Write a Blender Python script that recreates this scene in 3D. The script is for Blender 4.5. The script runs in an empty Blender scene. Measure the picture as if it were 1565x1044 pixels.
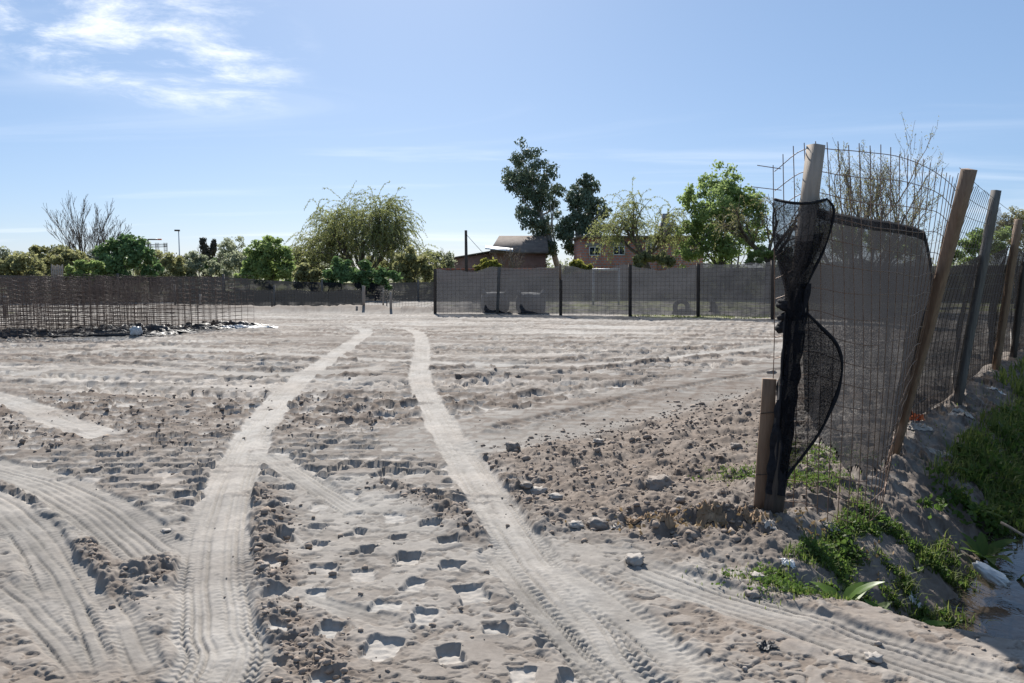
import bpy, math, random
import numpy as np
from mathutils import Vector

# ------------------------------------------------------------------ camera, sky, sun, exposure
scene = bpy.context.scene
EYE, FPX, PITCH = 1.6, 1228.0, math.radians(5.03)
cam_data = bpy.data.cameras.new('camera')
cam = bpy.data.objects.new('camera', cam_data)
scene.collection.objects.link(cam)
cam.location = (0, 0, EYE)
cam.rotation_euler = (math.radians(90) - PITCH, 0, 0)
cam_data.sensor_width = 36.0
cam_data.lens = FPX / 1565.0 * 36.0
cam_data.clip_start = 0.05
cam_data.clip_end = 5000
scene.camera = cam

SUN_AZ, SUN_EL = math.radians(-9.0), math.radians(37.0)
sun_dir = Vector((math.sin(SUN_AZ) * math.cos(SUN_EL), math.cos(SUN_AZ) * math.cos(SUN_EL), math.sin(SUN_EL)))
sl = bpy.data.lights.new('sun', 'SUN')
sl.energy = 5.0
sl.angle = math.radians(0.53)
sl.color = (1.0, 0.95, 0.88)
sun = bpy.data.objects.new('sun', sl)
scene.collection.objects.link(sun)
sun.rotation_euler = sun_dir.to_track_quat('Z', 'Y').to_euler()

world = bpy.data.worlds.new('World')
scene.world = world
world.use_nodes = True


def build_world():
    nt = world.node_tree
    nt.nodes.clear()
    N = nt.nodes.new
    L = nt.links.new
    out = N('ShaderNodeOutputWorld')
    bg = N('ShaderNodeBackground')
    bg.inputs['Strength'].default_value = 0.060
    sky = N('ShaderNodeTexSky')
    sky.sky_type = 'NISHITA'
    sky.sun_disc = False
    sky.sun_elevation = SUN_EL
    sky.sun_rotation = SUN_AZ
    sky.air_density = 0.75
    sky.dust_density = 0.5
    sky.ozone_density = 2.8
    tc = N('ShaderNodeTexCoord')
    sep = N('ShaderNodeSeparateXYZ')
    L(tc.outputs['Generated'], sep.inputs[0])

    def math_node(op, a, b=None, c=None, clamp=False):
        m = N('ShaderNodeMath')
        m.operation = op
        m.use_clamp = clamp
        for i, v in enumerate((a, b, c)):
            if v is None:
                continue
            if isinstance(v, (int, float)):
                m.inputs[i].default_value = v
            else:
                L(v, m.inputs[i])
        return m.outputs[0]
    zz = math_node('MAXIMUM', math_node('ADD', sep.outputs['Z'], 0.06), 0.02)
    px = math_node('DIVIDE', sep.outputs['X'], zz)
    py = math_node('DIVIDE', sep.outputs['Y'], zz)
    comb = N('ShaderNodeCombineXYZ')
    L(px, comb.inputs[0])
    L(py, comb.inputs[1])

    def noise(scale, sx, sy, off, detail=7, rough=0.6, dist=0.0, rot=0.0):
        mp = N('ShaderNodeMapping')
        mp.inputs['Scale'].default_value = (sx, sy, 1)
        mp.inputs['Location'].default_value = off
        mp.inputs['Rotation'].default_value = (0, 0, rot)
        L(comb.outputs[0], mp.inputs[0])
        n = N('ShaderNodeTexNoise')
        n.inputs['Scale'].default_value = scale
        n.inputs['Detail'].default_value = detail
        n.inputs['Roughness'].default_value = rough
        n.inputs['Distortion'].default_value = dist
        L(mp.outputs[0], n.inputs['Vector'])
        return n.outputs['Fac']

    def ramp(v, a, b):
        r = N('ShaderNodeMapRange')
        r.interpolation_type = 'SMOOTHSTEP'
        r.inputs['From Min'].default_value = a
        r.inputs['From Max'].default_value = b
        L(v, r.inputs['Value'])
        return r.outputs['Result']
    # broken puffs in one patch of the sky
    puff = ramp(noise(2.3, 1, 1.0, (5.3, 2.2, 0), 10, 0.66, 0.35), 0.42, 0.80)
    dx = math_node('SUBTRACT', px, -1.35)
    dy = math_node('SUBTRACT', py, 2.75)
    d2 = math_node('ADD', math_node('MULTIPLY', math_node('MULTIPLY', dx, dx), 2.2), math_node('MULTIPLY', math_node('MULTIPLY', dy, dy), 0.55))
    patch = ramp(d2, 1.1, 0.0)
    puff = math_node('MULTIPLY', puff, patch)
    # thin veils over the whole sky
    veil = ramp(noise(0.55, 0.35, 1.0, (0.4, 7.7, 0), 8, 0.55, 1.2, 0.25), 0.50, 0.80)
    veil = math_node('MULTIPLY_ADD', veil, 0.30, 0.0)
    dens = math_node('ADD', puff, veil, clamp=True)
    mix = N('ShaderNodeMix')
    mix.data_type = 'RGBA'
    L(dens, mix.inputs['Factor'])
    hz = N('ShaderNodeMix')
    hz.data_type = 'RGBA'
    hz.inputs['Factor'].default_value = 0.50
    L(sky.outputs[0], hz.inputs[6])
    hz.inputs[7].default_value = (2.8, 4.6, 7.5, 1)
    L(hz.outputs[2], mix.inputs[6])
    mix.inputs[7].default_value = (12.5, 12.6, 12.8, 1)
    L(mix.outputs[2], bg.inputs['Color'])
    L(bg.outputs[0], out.inputs[0])


build_world()
vs = scene.view_settings
vs.view_transform = 'Standard'
vs.look = 'None'
vs.gamma = 1.0
vs.exposure = 0.9
vs.use_curve_mapping = False

random.seed(7)
rng = np.random.default_rng(7)
cT, sT = math.cos(PITCH), math.sin(PITCH)


def at(px, py, Y):
    """point at distance Y seen in direction px, py of the photograph"""
    a, b = (px - 782.5) / FPX, (522.0 - py) / FPX
    k = Y / (cT + b * sT)
    return np.array((a * k, Y, EYE + k * (b * cT - sT)))


def G(px, py, z=0.0):
    a, b = (px - 782.5) / FPX, (522.0 - py) / FPX
    k = (z - EYE) / (b * cT - sT)
    return np.array((a * k, k * (cT + b * sT)))


# ------------------------------------------------------------------ noise
_T = rng.random((8, 256, 256)) * 2 * math.pi
_GX, _GY = np.cos(_T).astype(np.float32), np.sin(_T).astype(np.float32)
_R = rng.random((8, 256, 256)).astype(np.float32)


def gn(x, y, k=0):
    k %= 8
    xi, yi = np.floor(x).astype(np.int32), np.floor(y).astype(np.int32)
    fx, fy = (x - xi).astype(np.float32), (y - yi).astype(np.float32)
    u, v = fx * fx * fx * (fx * (fx * 6 - 15) + 10), fy * fy * fy * (fy * (fy * 6 - 15) + 10)
    x0, x1, y0, y1 = xi & 255, (xi + 1) & 255, yi & 255, (yi + 1) & 255
    gx, gy = _GX[k], _GY[k]
    a = gx[x0, y0] * fx + gy[x0, y0] * fy
    b = gx[x1, y0] * (fx - 1) + gy[x1, y0] * fy
    c = gx[x0, y1] * fx + gy[x0, y1] * (fy - 1)
    d = gx[x1, y1] * (fx - 1) + gy[x1, y1] * (fy - 1)
    ab = a + (b - a) * u
    return (ab + (c + (d - c) * u - ab) * v) * 1.4


def fbm(x, y, o=4, k=0, g=0.5):
    r, a = 0, 1.0
    for i in range(o):
        r = r + a * gn(x * 2 ** i + 17.3 * i, y * 2 ** i - 9.1 * i, k + i)
        a *= g
    return r


def clods(x, y, k=0, dens=1.0):
    """rounded lumps with random sizes (0..1)"""
    k %= 8
    xi, yi = np.floor(x).astype(np.int32), np.floor(y).astype(np.int32)
    out = np.zeros(x.shape, np.float32)
    for i in (-1, 0, 1):
        for j in (-1, 0, 1):
            a, b = (xi + i) & 255, (yi + j) & 255
            cx, cy = xi + i + _R[k][a, b], yi + j + _R[(k + 1) % 8][a, b]
            r = 0.2 + 0.55 * _R[(k + 2) % 8][a, b] ** 2
            on = _R[(k + 3) % 8][a, b] < dens
            d = ((x - cx) ** 2 + (y - cy) ** 2) / (r * r)
            out = np.maximum(out, np.where(on, np.sqrt(np.clip(1 - d, 0, 1)) * r * 1.4, 0))
    return out


def ss(a, b, x):
    t = np.clip((x - a) / (b - a), 0, 1)
    return t * t * (3 - 2 * t)


def poly_mask(X, Y, pts, feather):
    """soft polygon mask"""
    P = np.array(pts)
    out = np.zeros(X.shape, np.float32)
    bb = (X > P[:, 0].min() - feather) & (X < P[:, 0].max() + feather) & (Y > P[:, 1].min() - feather) & (Y < P[:, 1].max() + feather)
    if not bb.any():
        return out
    x, y = X[bb], Y[bb]
    inside = np.zeros(x.shape, bool)
    dist = np.full(x.shape, 1e9)
    n = len(P)
    for i in range(n):
        (ax, ay), (bx, by) = P[i], P[(i + 1) % n]
        c = (ay > y) != (by > y)
        xs = (bx - ax) * (y - ay) / (by - ay + 1e-12) + ax
        inside ^= c & (x < xs)
        dx, dy = bx - ax, by - ay
        tt = np.clip(((x - ax) * dx + (y - ay) * dy) / (dx * dx + dy * dy + 1e-12), 0, 1)
        dist = np.minimum(dist, np.hypot(x - ax - tt * dx, y - ay - tt * dy))
    sd = np.where(inside, dist, -dist)
    sd = sd + feather * 0.7 * gn(x * 1.1 / max(feather, .2), y * 1.1 / max(feather, .2), 5)
    out[bb] = ss(-feather, feather, sd)
    return out


def smooth_path(pts, n=8):
    P = [np.array(p, float) for p in pts]
    P = [2 * P[0] - P[1]] + P + [2 * P[-1] - P[-2]]
    out = []
    for i in range(1, len(P) - 2):
        for k in range(n):
            t = k / n
            out.append(0.5 * ((2 * P[i]) + (P[i + 1] - P[i - 1]) * t + (2 * P[i - 1] - 5 * P[i] + 4 * P[i + 1] - P[i + 2]) * t * t + (3 * P[i] - P[i - 1] - 3 * P[i + 1] + P[i + 2]) * t ** 3))
    out.append(P[-2])
    return np.array(out)


def along(X, Y, path, reach):
    """lateral offset and arc length to a polyline; 60 out of reach"""
    lat = np.full(X.shape, 60.0)
    arc = np.zeros(X.shape)
    s0 = 0.0
    for i in range(len(path) - 1):
        (ax, ay), (bx, by) = path[i], path[i + 1]
        dx, dy = bx - ax, by - ay
        L = math.hypot(dx, dy)
        if L < 1e-6:
            continue
        m = (X > min(ax, bx) - reach) & (X < max(ax, bx) + reach) & (Y > min(ay, by) - reach) & (Y < max(ay, by) + reach)
        idx = np.nonzero(m)
        if len(idx[0]):
            x, y = X[idx], Y[idx]
            tt = np.clip(((x - ax) * dx + (y - ay) * dy) / (L * L), 0, 1)
            ex, ey = x - ax - tt * dx, y - ay - tt * dy
            d = np.hypot(ex, ey)
            sg = np.sign(dx * (y - ay) - dy * (x - ax))
            old = np.abs(lat[idx])
            b = d < old
            sub = tuple(q[b] for q in idx)
            lat[sub] = (d * sg)[b]
            arc[sub] = (s0 + tt * L)[b]
        s0 += L
    return lat, arc


def pits(X, Y, p0, a, b, hw, hl, depth, keep, k, rot=0.0, wob=0.045, edge=0.012):
    """staggered grid of rectangular pad prints; returns depth map and floor mask"""
    M = np.array((a, b)).T
    Mi = np.linalg.inv(M)
    x, y = X - p0[0], Y - p0[1]
    i = np.rint(Mi[0, 0] * x + Mi[0, 1] * y).astype(np.int32)
    j = np.rint(Mi[1, 0] * x + Mi[1, 1] * y).astype(np.int32)
    r = lambda q: _R[(k + q) % 8][i & 255, j & 255]
    cx = i * a[0] + j * b[0] + (r(0) - .5) * 2 * wob
    cy = i * a[1] + j * b[1] + (r(1) - .5) * 2 * wob
    an = rot + (r(2) - .5) * 0.6
    lx, ly = x - cx, y - cy
    ux, uy = lx * np.cos(an) + ly * np.sin(an), -lx * np.sin(an) + ly * np.cos(an)
    wig = 0.016 * gn(X * 14, Y * 14, k) + .008 * gn(X * 37, Y * 37, k + 1)
    sx, sy = hw * (0.7 + .5 * r(3)), hl * (0.6 + .6 * r(4))
    qx, qy = ss(edge, -edge, np.abs(ux) - sx + wig), ss(edge, -edge, np.abs(uy) - sy + wig)
    on = (r(5) < keep)
    m = qx * qy * on
    rim = ss(0.05, 0.0, np.maximum(np.abs(ux) - sx, np.abs(uy) - sy)) * (1 - qx * qy) * on
    dd = depth * (0.25 + 0.95 * r(6)) * (1 + .5 * gn(X * 9, Y * 9, k + 2)) + .005 * gn(X * 30, Y * 30, k)
    return m, dd, rim


# ------------------------------------------------------------------ terrain
P0 = np.array((1.70, 5.30))          # corner post of the right fence
FD = np.array((0.62, 0.785)); FD = FD / np.hypot(*FD)
FN = np.array((FD[1], -FD[0]))       # towards the ditch
g = lambda pts: [G(*p) for p in pts]
TR_LEFT = smooth_path([(-1.16, 1.2)] + g([(322, 1044), (330, 960), (326, 880), (335, 800), (362, 720), (398, 650), (442, 595), (500, 551), (548, 517), (560, 507), (545, 501), (490, 498.5), (400, 498)]))
TR_RIGHT = smooth_path([(1.05, 1.6)] + g([(960, 1044), (890, 950), (820, 870), (772, 800), (736, 745), (700, 690), (666, 630), (646, 590), (641, 560), (645, 525), (636, 506), (600, 499.5), (520, 497)]))
TRACKS = [  # path, width, depth, pale, grooves, lug
    (TR_LEFT, 0.36, .012, .80, (-.15, -.115, -.08, -.045, .03, .065, .10, .14), .005),
    (TR_RIGHT, 0.33, .014, .80, (-.14, -.105, -.07, .0, .05, .10, .15), .006),
    (smooth_path(g([(-60, 700), (60, 735), (130, 770), (190, 812), (262, 868)])), .42, .015, .45, (-.16, -.10, -.05, .0, .05, .11), .004),
    (smooth_path(g([(-80, 735), (0, 775), (60, 835), (100, 905), (135, 960)])), .30, .012, .5, (-.10, -.04, .02, .08), .004),
    (smooth_path(g([(930, 850), (1050, 893), (1250, 958), (1480, 1036), (1640, 1100)])), .34, .012, .62, (-.12, -.07, -.02, .05, .10), .0015),
    (smooth_path(g([(735, 830), (800, 905), (860, 968), (945, 1055)])), .17, .012, .60, (-.06, -.035, -.01, .015, .04, .065), .006),
    (smooth_path(g([(830, 850), (910, 905), (1010, 985), (1090, 1060)])), .22, .006, .75, (-.08, .07), .003),
    (smooth_path(g([(-60, 592), (40, 620), (95, 643), (180, 668)])), .40, .015, .65, (-.1, .08), .003),
    (smooth_path(g([(-20, 885), (40, 930), (90, 985), (150, 1060)])), .16, .008, .4, (-.05, .0, .05), .003),
    (smooth_path(g([(150, 900), (190, 960), (235, 1060)])), .14, .007, .45, (-.04, .03), .003),
    (smooth_path(g([(20, 800), (90, 880), (130, 960), (165, 1050)])), .12, .007, .4, (-.03, .03), .004),
    (smooth_path(g([(430, 900), (520, 935), (640, 965)])), .10, .005, .45, (.0,), .0),
    (smooth_path(g([(395, 690), (470, 735), (560, 790)])), .24, .012, .55, (-.09, -.05, -.01, .03, .07), .006),
    (smooth_path(g([(60, 470 + 75), (250, 530), (560, 548), (800, 556), (1000, 548), (1240, 520)])), .45, .02, .6, (-.2, .2), .0),
    (smooth_path(g([(0, 575), (150, 560), (420, 572), (610, 560)])), .5, .02, .5, (-.2, .25), .0),
]
GREY_BAND = smooth_path(g([(1330, 540), (1190, 566), (1050, 598), (900, 632), (780, 655), (700, 668)]))
CLEAT_ROWS = [smooth_path(g(p)) for p in (
    [(1240, 556), (1150, 572), (1000, 600), (870, 630), (760, 655)],
    [(-40, 548), (120, 553), (300, 560), (520, 575)],
    [(60, 541), (300, 546), (520, 552), (625, 548)],
    [(655, 566), (800, 556), (960, 541), (1190, 522)],
    [(660, 582), (850, 570), (1020, 552), (1190, 538)],
    [(-30, 528), (200, 522), (400, 512)],
    [(570, 512), (800, 518), (1000, 512), (1190, 505)],
    [(-20, 583), (200, 588), (430, 584)],
    [(420, 622), (520, 628), (630, 618)],
    [(690, 610), (800, 604), (960, 585)])]
MOUND = g([(735, 705), (830, 664), (960, 642), (1100, 604), (1195, 588), (1215, 700), (1200, 800), (1060, 838), (900, 806), (800, 772)])
CLOD_BAND = g([(-60, 612), (250, 598), (560, 600), (600, 640), (470, 668), (330, 690), (-60, 690)])
PAD1 = g([(392, 735), (620, 728), (735, 830), (940, 1044)]) + [np.array((1.3, 1.2)), np.array((-0.9, 1.2)), G(400, 1044)]
RIDGES = [(smooth_path(g([(392, 752), (412, 795), (398, 850), (420, 885)])), .13, .085),
          (smooth_path(g([(592, 742), (650, 760), (695, 788), (728, 818)])), .12, .075),
          (smooth_path(g([(765, 735), (800, 775), (835, 806)])), .14, .045),
          (smooth_path(g([(205, 865), (245, 885)])), .13, .07),
          (smooth_path(g([(130, 840), (160, 880), (175, 930)])), .09, .05),
          (smooth_path(g([(410, 940), (470, 985), (480, 1044)])), .16, .05),
          (smooth_path(g([(1060, 790), (1150, 800)])), .18, .06)]
BERM = smooth_path([(-15, 32.5), (-10.5, 31.6), (-8.4, 31.6), (-6.6, 32.0), (-4, 31.0), (-3, 31.2)])


def terrain(X, Y):
    X = np.asarray(X, float)
    Y = np.asarray(Y, float)
    far = ss(60, 25, Y)
    near = ss(16, 8, Y)
    s = (X - P0[0]) * FD[0] + (Y - P0[1]) * FD[1]
    t = (X - P0[0]) * FN[0] + (Y - P0[1]) * FN[1]
    macro = 0.03 * fbm(X * .23, Y * .23, 3, 1) * far
    med = 0.016 * fbm(X * 1.3, Y * 1.3, 3, 2) * far
    rough = fbm(X * 6, Y * 6, 4, 3, .58)
    n_big = fbm(X * .5, Y * .9, 3, 4)
    n_patch = fbm(X * 1.4 + 4, Y * 1.4, 3, 6)
    wx, wy = gn(X * 13, Y * 13, 6), gn(X * 13 + 7, Y * 13, 7)
    c1 = clods(X * 10 + .55 * wx, Y * 10 + .55 * wy, 0, .8) * (.75 + .7 * gn(X * 31, Y * 31, 1))
    c2 = clods(X * 4.6 + 3 + .4 * wx, Y * 4.6 + .4 * wy, 3, .5) * (.8 + .5 * wx + .35 * gn(X * 40, Y * 40, 2))
    fine = gn(X * 46, Y * 46, 4) + .6 * gn(X * 85, Y * 85, 5)
    mound = poly_mask(X, Y, MOUND, .28)
    pl_n = fbm(X * 3.3 + .5 * wx, Y * 4.6 + .5 * wy, 4, 2, .55)
    plate = ss(-.05, .07, pl_n)
    plate2 = ss(.10, .17, fbm(X * 8.5 + 11, Y * 11, 3, 5, .55))
    clodband = poly_mask(X, Y, CLOD_BAND, .5)
    pad1 = poly_mask(X, Y, PAD1, .08)
    ridge = np.zeros(X.shape)
    for path, w, h in RIDGES:
        lat, arc = along(X, Y, path, w * 3)
        ridge = np.maximum(ridge, h * np.exp(-(lat / w) ** 2))
    ridge_m = np.clip(ridge / .06, 0, 1)

    h = macro + med
    R = 0.30 + 0.5 * ss(-.1, .5, n_patch)
    R = np.maximum(R, np.maximum(clodband * 1.0, mound * 1.1))
    R = R * (1 - .4 * pad1)
    h += (0.0105 * rough + .0055 * fine * near) * R * (1 - .55 * plate * (1 - mound)) * far
    h += (0.017 * c1 * ss(.3, .8, R) + c2 * np.maximum(mound * .034, clodband * .012)) * far
    pz = (1 - mound) * (1 - .5 * clodband) * ss(45, 20, Y)
    h += pz * (.009 * plate + .006 * plate2 * (1 - plate))
    h += mound * (.02 + .045 * fbm(X * 2.2, Y * 2.2, 5, 5, .6))
    h += ridge * (.30 + .35 * rough) + ridge_m * (.022 * c1 + .010 * c2 + .005 * fine)
    pale = 0.06 + .28 * n_big + .14 * rough + .30 * plate + .22 * plate2 * (1 - plate)
    pale = pale * (1 - .7 * mound) * (1 - .5 * clodband)
    brown = np.clip(.06 + .75 * mound + .35 * clodband + .5 * ridge_m + .35 * ss(.1, .7, gn(X * .35, Y * .5, 7)) + .36 * ss(5.0, 3.2, Y), 0, 1)
    dark = clodband * .30 + ridge_m * .40 + .14 * (1 - plate) * (1 - plate2) + mound * (.10 + .25 * ss(.1, -.4, rough))

    # pad-foot roller prints: large ones between the ruts, smaller ones over the field
    floor_z = macro + med * .5

    def press(h, pale, dark, m, dd, rim, mask, lift, sides):
        k = m * mask
        h = h * (1 - k) + (floor_z - dd + .003 * rough) * k + rim * mask * .22 * dd * (1 + rough)
        pale = pale * (1 - k) + (lift + .22 * rough + .2 * n_patch) * k
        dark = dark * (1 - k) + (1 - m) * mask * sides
        return h, pale, dark
    m, dd, rim = pits(X, Y, G(490, 843 - 6), (.275, -.10), (.10, -.385), .062, .085, .027, .93, 1, edge=.007)
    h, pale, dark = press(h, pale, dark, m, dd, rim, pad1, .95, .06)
    mid = ss(5.0, 5.6, Y) * ss(12, 9.5, Y) * (1 - pad1) * (1 - mound)
    pres = ss(-.95, -.45, gn(X * .55 + 9, Y * .55, 2)) * (1 - .7 * clodband * ss(-.2, .2, gn(X * 1.1, Y * 1.6, 4)))
    m, dd, rim = pits(X, Y, (0, 6), (.21, -.015), (.075, .20), .090, .080, .038, .95, 3, wob=.018, edge=.008)
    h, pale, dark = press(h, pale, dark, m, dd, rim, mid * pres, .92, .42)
    wide = ss(8.0, 9.5, Y) * ss(30, 20, Y) * (1 - mound)
    p2 = ss(-.40, -.05, gn(X * .22 + 3, Y * .5, 5))
    m, dd, rim = pits(X, Y, (0, 9), (.36, .03), (.12, .34), .125, .115, .060, .85, 2, wob=.05, edge=.02)
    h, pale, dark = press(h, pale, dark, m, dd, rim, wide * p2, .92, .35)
    # crawler bands further out
    v = Y * .95 + .12 * X + .9 * gn(X * .12, Y * .12, 3)
    band = np.floor(v / .85).astype(np.int32)
    f = v / .85 - band
    bh = _R[5][band & 255, (band * 7) & 255]
    outm = ss(7.0, 9.5, Y) * ss(32, 26, Y) * (1 - mound)
    brk = ss(-.35, .25, gn(X * .3 + 40, Y * 1.2, 6))
    inb = ss(.08, .2, f) * ss(.92, .8, f) * (bh > .35) * outm * brk
    ph = (X + .35 * f + 7 * bh) / .2
    cl = ss(.30, .12, np.abs(ph - np.floor(ph) - .5)) * ss(.25, .32, f) * ss(.78, .7, f)
    h -= inb * (.012 + .05 * cl)
    pale += inb * (.18 + .80 * cl * (bh > .45))
    h += outm * ((1 - inb) * .018 * c2 + .009 * rough)
    strk = fbm(X * .16, Y * 1.7 + .22 * X, 4, 1, .6)
    pale += outm * .85 * ss(.05, .55, strk)
    dark += outm * .5 * ss(.15, -.5, strk)
    brown += outm * .35 * ss(.1, .6, fbm(X * .1 + 3, Y * .9, 3, 2))

    # graded grey strip
    lat, arc = along(X, Y, GREY_BAND, 1.6)
    gb = ss(.95, .6, np.abs(lat + .12 * gn(X * 2, Y * 2, 1)))
    hs = macro + .006 * fbm(X * 9, Y * 9, 3, 4) + .012 * c1 * ss(.2, .6, n_patch)
    h = h * (1 - gb) + hs * gb
    pale = pale * (1 - gb) + (.27 + .1 * rough) * gb
    brown = brown * (1 - gb) + .02 * gb
    for ci, row in enumerate(CLEAT_ROWS):
        lat, arc = along(X, Y, row, .5)
        q = ss(.14, .10, np.abs(lat + .02 * gn(X * 5, Y * 5, 2))) * ss(-.5, -.1, gn(arc * .9 + 7 * ci, lat * 0, 3))
        ph = arc / (.17 + .012 * ci) + .3 * gn(arc * 1.5, lat * 0 + ci, 5)
        cl = ss(.37, .25, np.abs(ph - np.floor(ph) - .5)) * q
        h = h * (1 - cl) + (macro - .035) * cl - .012 * ss(.18, .1, np.abs(lat))
        h += .028 * np.exp(-((lat - .2) / .06) ** 2) * (.6 + .6 * rough)
        pale = pale * (1 - cl) + (.95 + .2 * rough) * cl
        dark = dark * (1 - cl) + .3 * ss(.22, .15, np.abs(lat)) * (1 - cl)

    # wheel tracks
    base_s = macro + med * .4
    trk = np.zeros(X.shape)
    for path, w, dep, pl, grooves, lug in TRACKS:
        lat, arc = along(X, Y, path, w * 1.2)
        e = np.abs(lat) - w / 2 + .025 * gn(X * 6, Y * 6, 3) + .03 * gn(X * 1.7, Y * 1.7, 5)
        m = ss(.018, -.014, e) * (1 - .30 * ss(.3, .6, gn(X * 2.4 + 5, Y * 2.4, 1)))
        fade = ss(.0, .4, arc) * ss(0, .4, np.abs(arc - sum(np.hypot(*np.diff(path, axis=0).T))))
        m = m * fade
        z = base_s - dep + .0045 * rough + .0012 * fine * near + .006 * gn(X * 3.1, Y * 3.1, 7)
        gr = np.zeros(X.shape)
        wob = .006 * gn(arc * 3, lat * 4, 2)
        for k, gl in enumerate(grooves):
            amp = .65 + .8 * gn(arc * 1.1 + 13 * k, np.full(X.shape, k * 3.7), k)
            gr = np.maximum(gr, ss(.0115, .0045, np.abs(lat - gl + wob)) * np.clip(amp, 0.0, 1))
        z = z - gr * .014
        if lug:
            z = z + lug * np.tanh(2.5 * np.sin(arc * 2 * math.pi / .046 + 14 * np.abs(lat))) * ss(w * .22, w * .36, np.abs(lat)) * near * (.4 + .6 * ss(-.3, .4, gn(X * 2, Y * 2, 0)))
            z = z + lug * .6 * np.sin(arc * 2 * math.pi / .035) * near * ss(.0, .5, gn(arc * .8, lat * 9, 4))
        side = np.exp(-((np.abs(lat) - w / 2 - .05) / .04) ** 2) * fade
        h = h + side * (.002 + .009 * rough) * (1 - trk)
        h = h * (1 - m) + z * m
        tint = pl - .22 * ss(6.5, 4.0, Y) + .30 * gn(X * 1.3, Y * 1.3, 6) + .15 * rough + .2 * gn(arc * 2.2, lat * 9, 2) - .25 * gr  # groove term: darker dust plus a little groove shadow painted in
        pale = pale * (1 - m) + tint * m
        brown = brown * (1 - m * .75)
        dark = dark * (1 - m)
        trk = np.maximum(trk, m)

    # berm by the low fence and edge of the levelled field
    lat, arc = along(X, Y, BERM, 3.0)
    b = np.exp(-(lat / .75) ** 2)
    h += b * (.22 + .12 * fbm(X * 1.6, Y * 1.6, 3, 2)) * ss(0, 1, arc)
    dark += b * .5
    brown += b * .4
    # ditch along the right fence
    wl = .18 * gn(s * .9, t * .3, 1) + .10 * gn(s * 2.3, t * 1.0, 2) + .05 * gn(s * 6, t * 3, 4)
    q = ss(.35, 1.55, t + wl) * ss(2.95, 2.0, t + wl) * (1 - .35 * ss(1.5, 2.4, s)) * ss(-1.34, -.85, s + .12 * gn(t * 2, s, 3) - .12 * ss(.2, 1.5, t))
    shelf = .10 * ss(.15, .5, t + wl) * ss(-.9, -.2, s)
    dh = q * .78 * (1 + .10 * fbm(X * 2.5, Y * 2.5, 3, 4)) + shelf
    h = h * (1 - .4 * np.clip(q, 0, 1)) - dh
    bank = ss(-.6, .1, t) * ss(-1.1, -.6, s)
    h += bank * (.035 * fbm(X * 2.0, Y * 2.0, 3, 6) + .012 * rough + .015 * c1)
    pale = pale * (1 - bank) + bank * (.30 + .2 * n_patch - .3 * q)
    brown = brown * (1 - bank) + bank * (.35 + .5 * q)
    dark = dark + q * .6 + bank * .30  # bank term: darker eroded soil plus the fence's shade put into the colour
    # spoil beside the ditch, dark and crumbly
    sp = ss(-.9, -.3, t) * ss(.9, .3, t) * ss(-1.25, -1.0, s) * ss(-.1, -.5, s)
    h += sp * (.018 * c1 + .012 * rough)
    dark += sp * .3
    # land beyond the building site
    out = ss(29, 31, Y - .0 * X)
    pale = pale * (1 - .4 * out) + .05 * out
    return h, np.clip(pale, 0, 1), np.clip(brown, 0, 1), np.clip(dark, 0, 1)


def H(x, y):
    return float(terrain(np.array([x]), np.array([y]))[0][0])


def HH(x, y):
    return terrain(np.asarray(x), np.asarray(y))[0]


# ------------------------------------------------------------------ mesh helpers
def nrm(v):
    v = np.asarray(v, float)
    return v / (np.linalg.norm(v, axis=-1, keepdims=True) + 1e-12)


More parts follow.
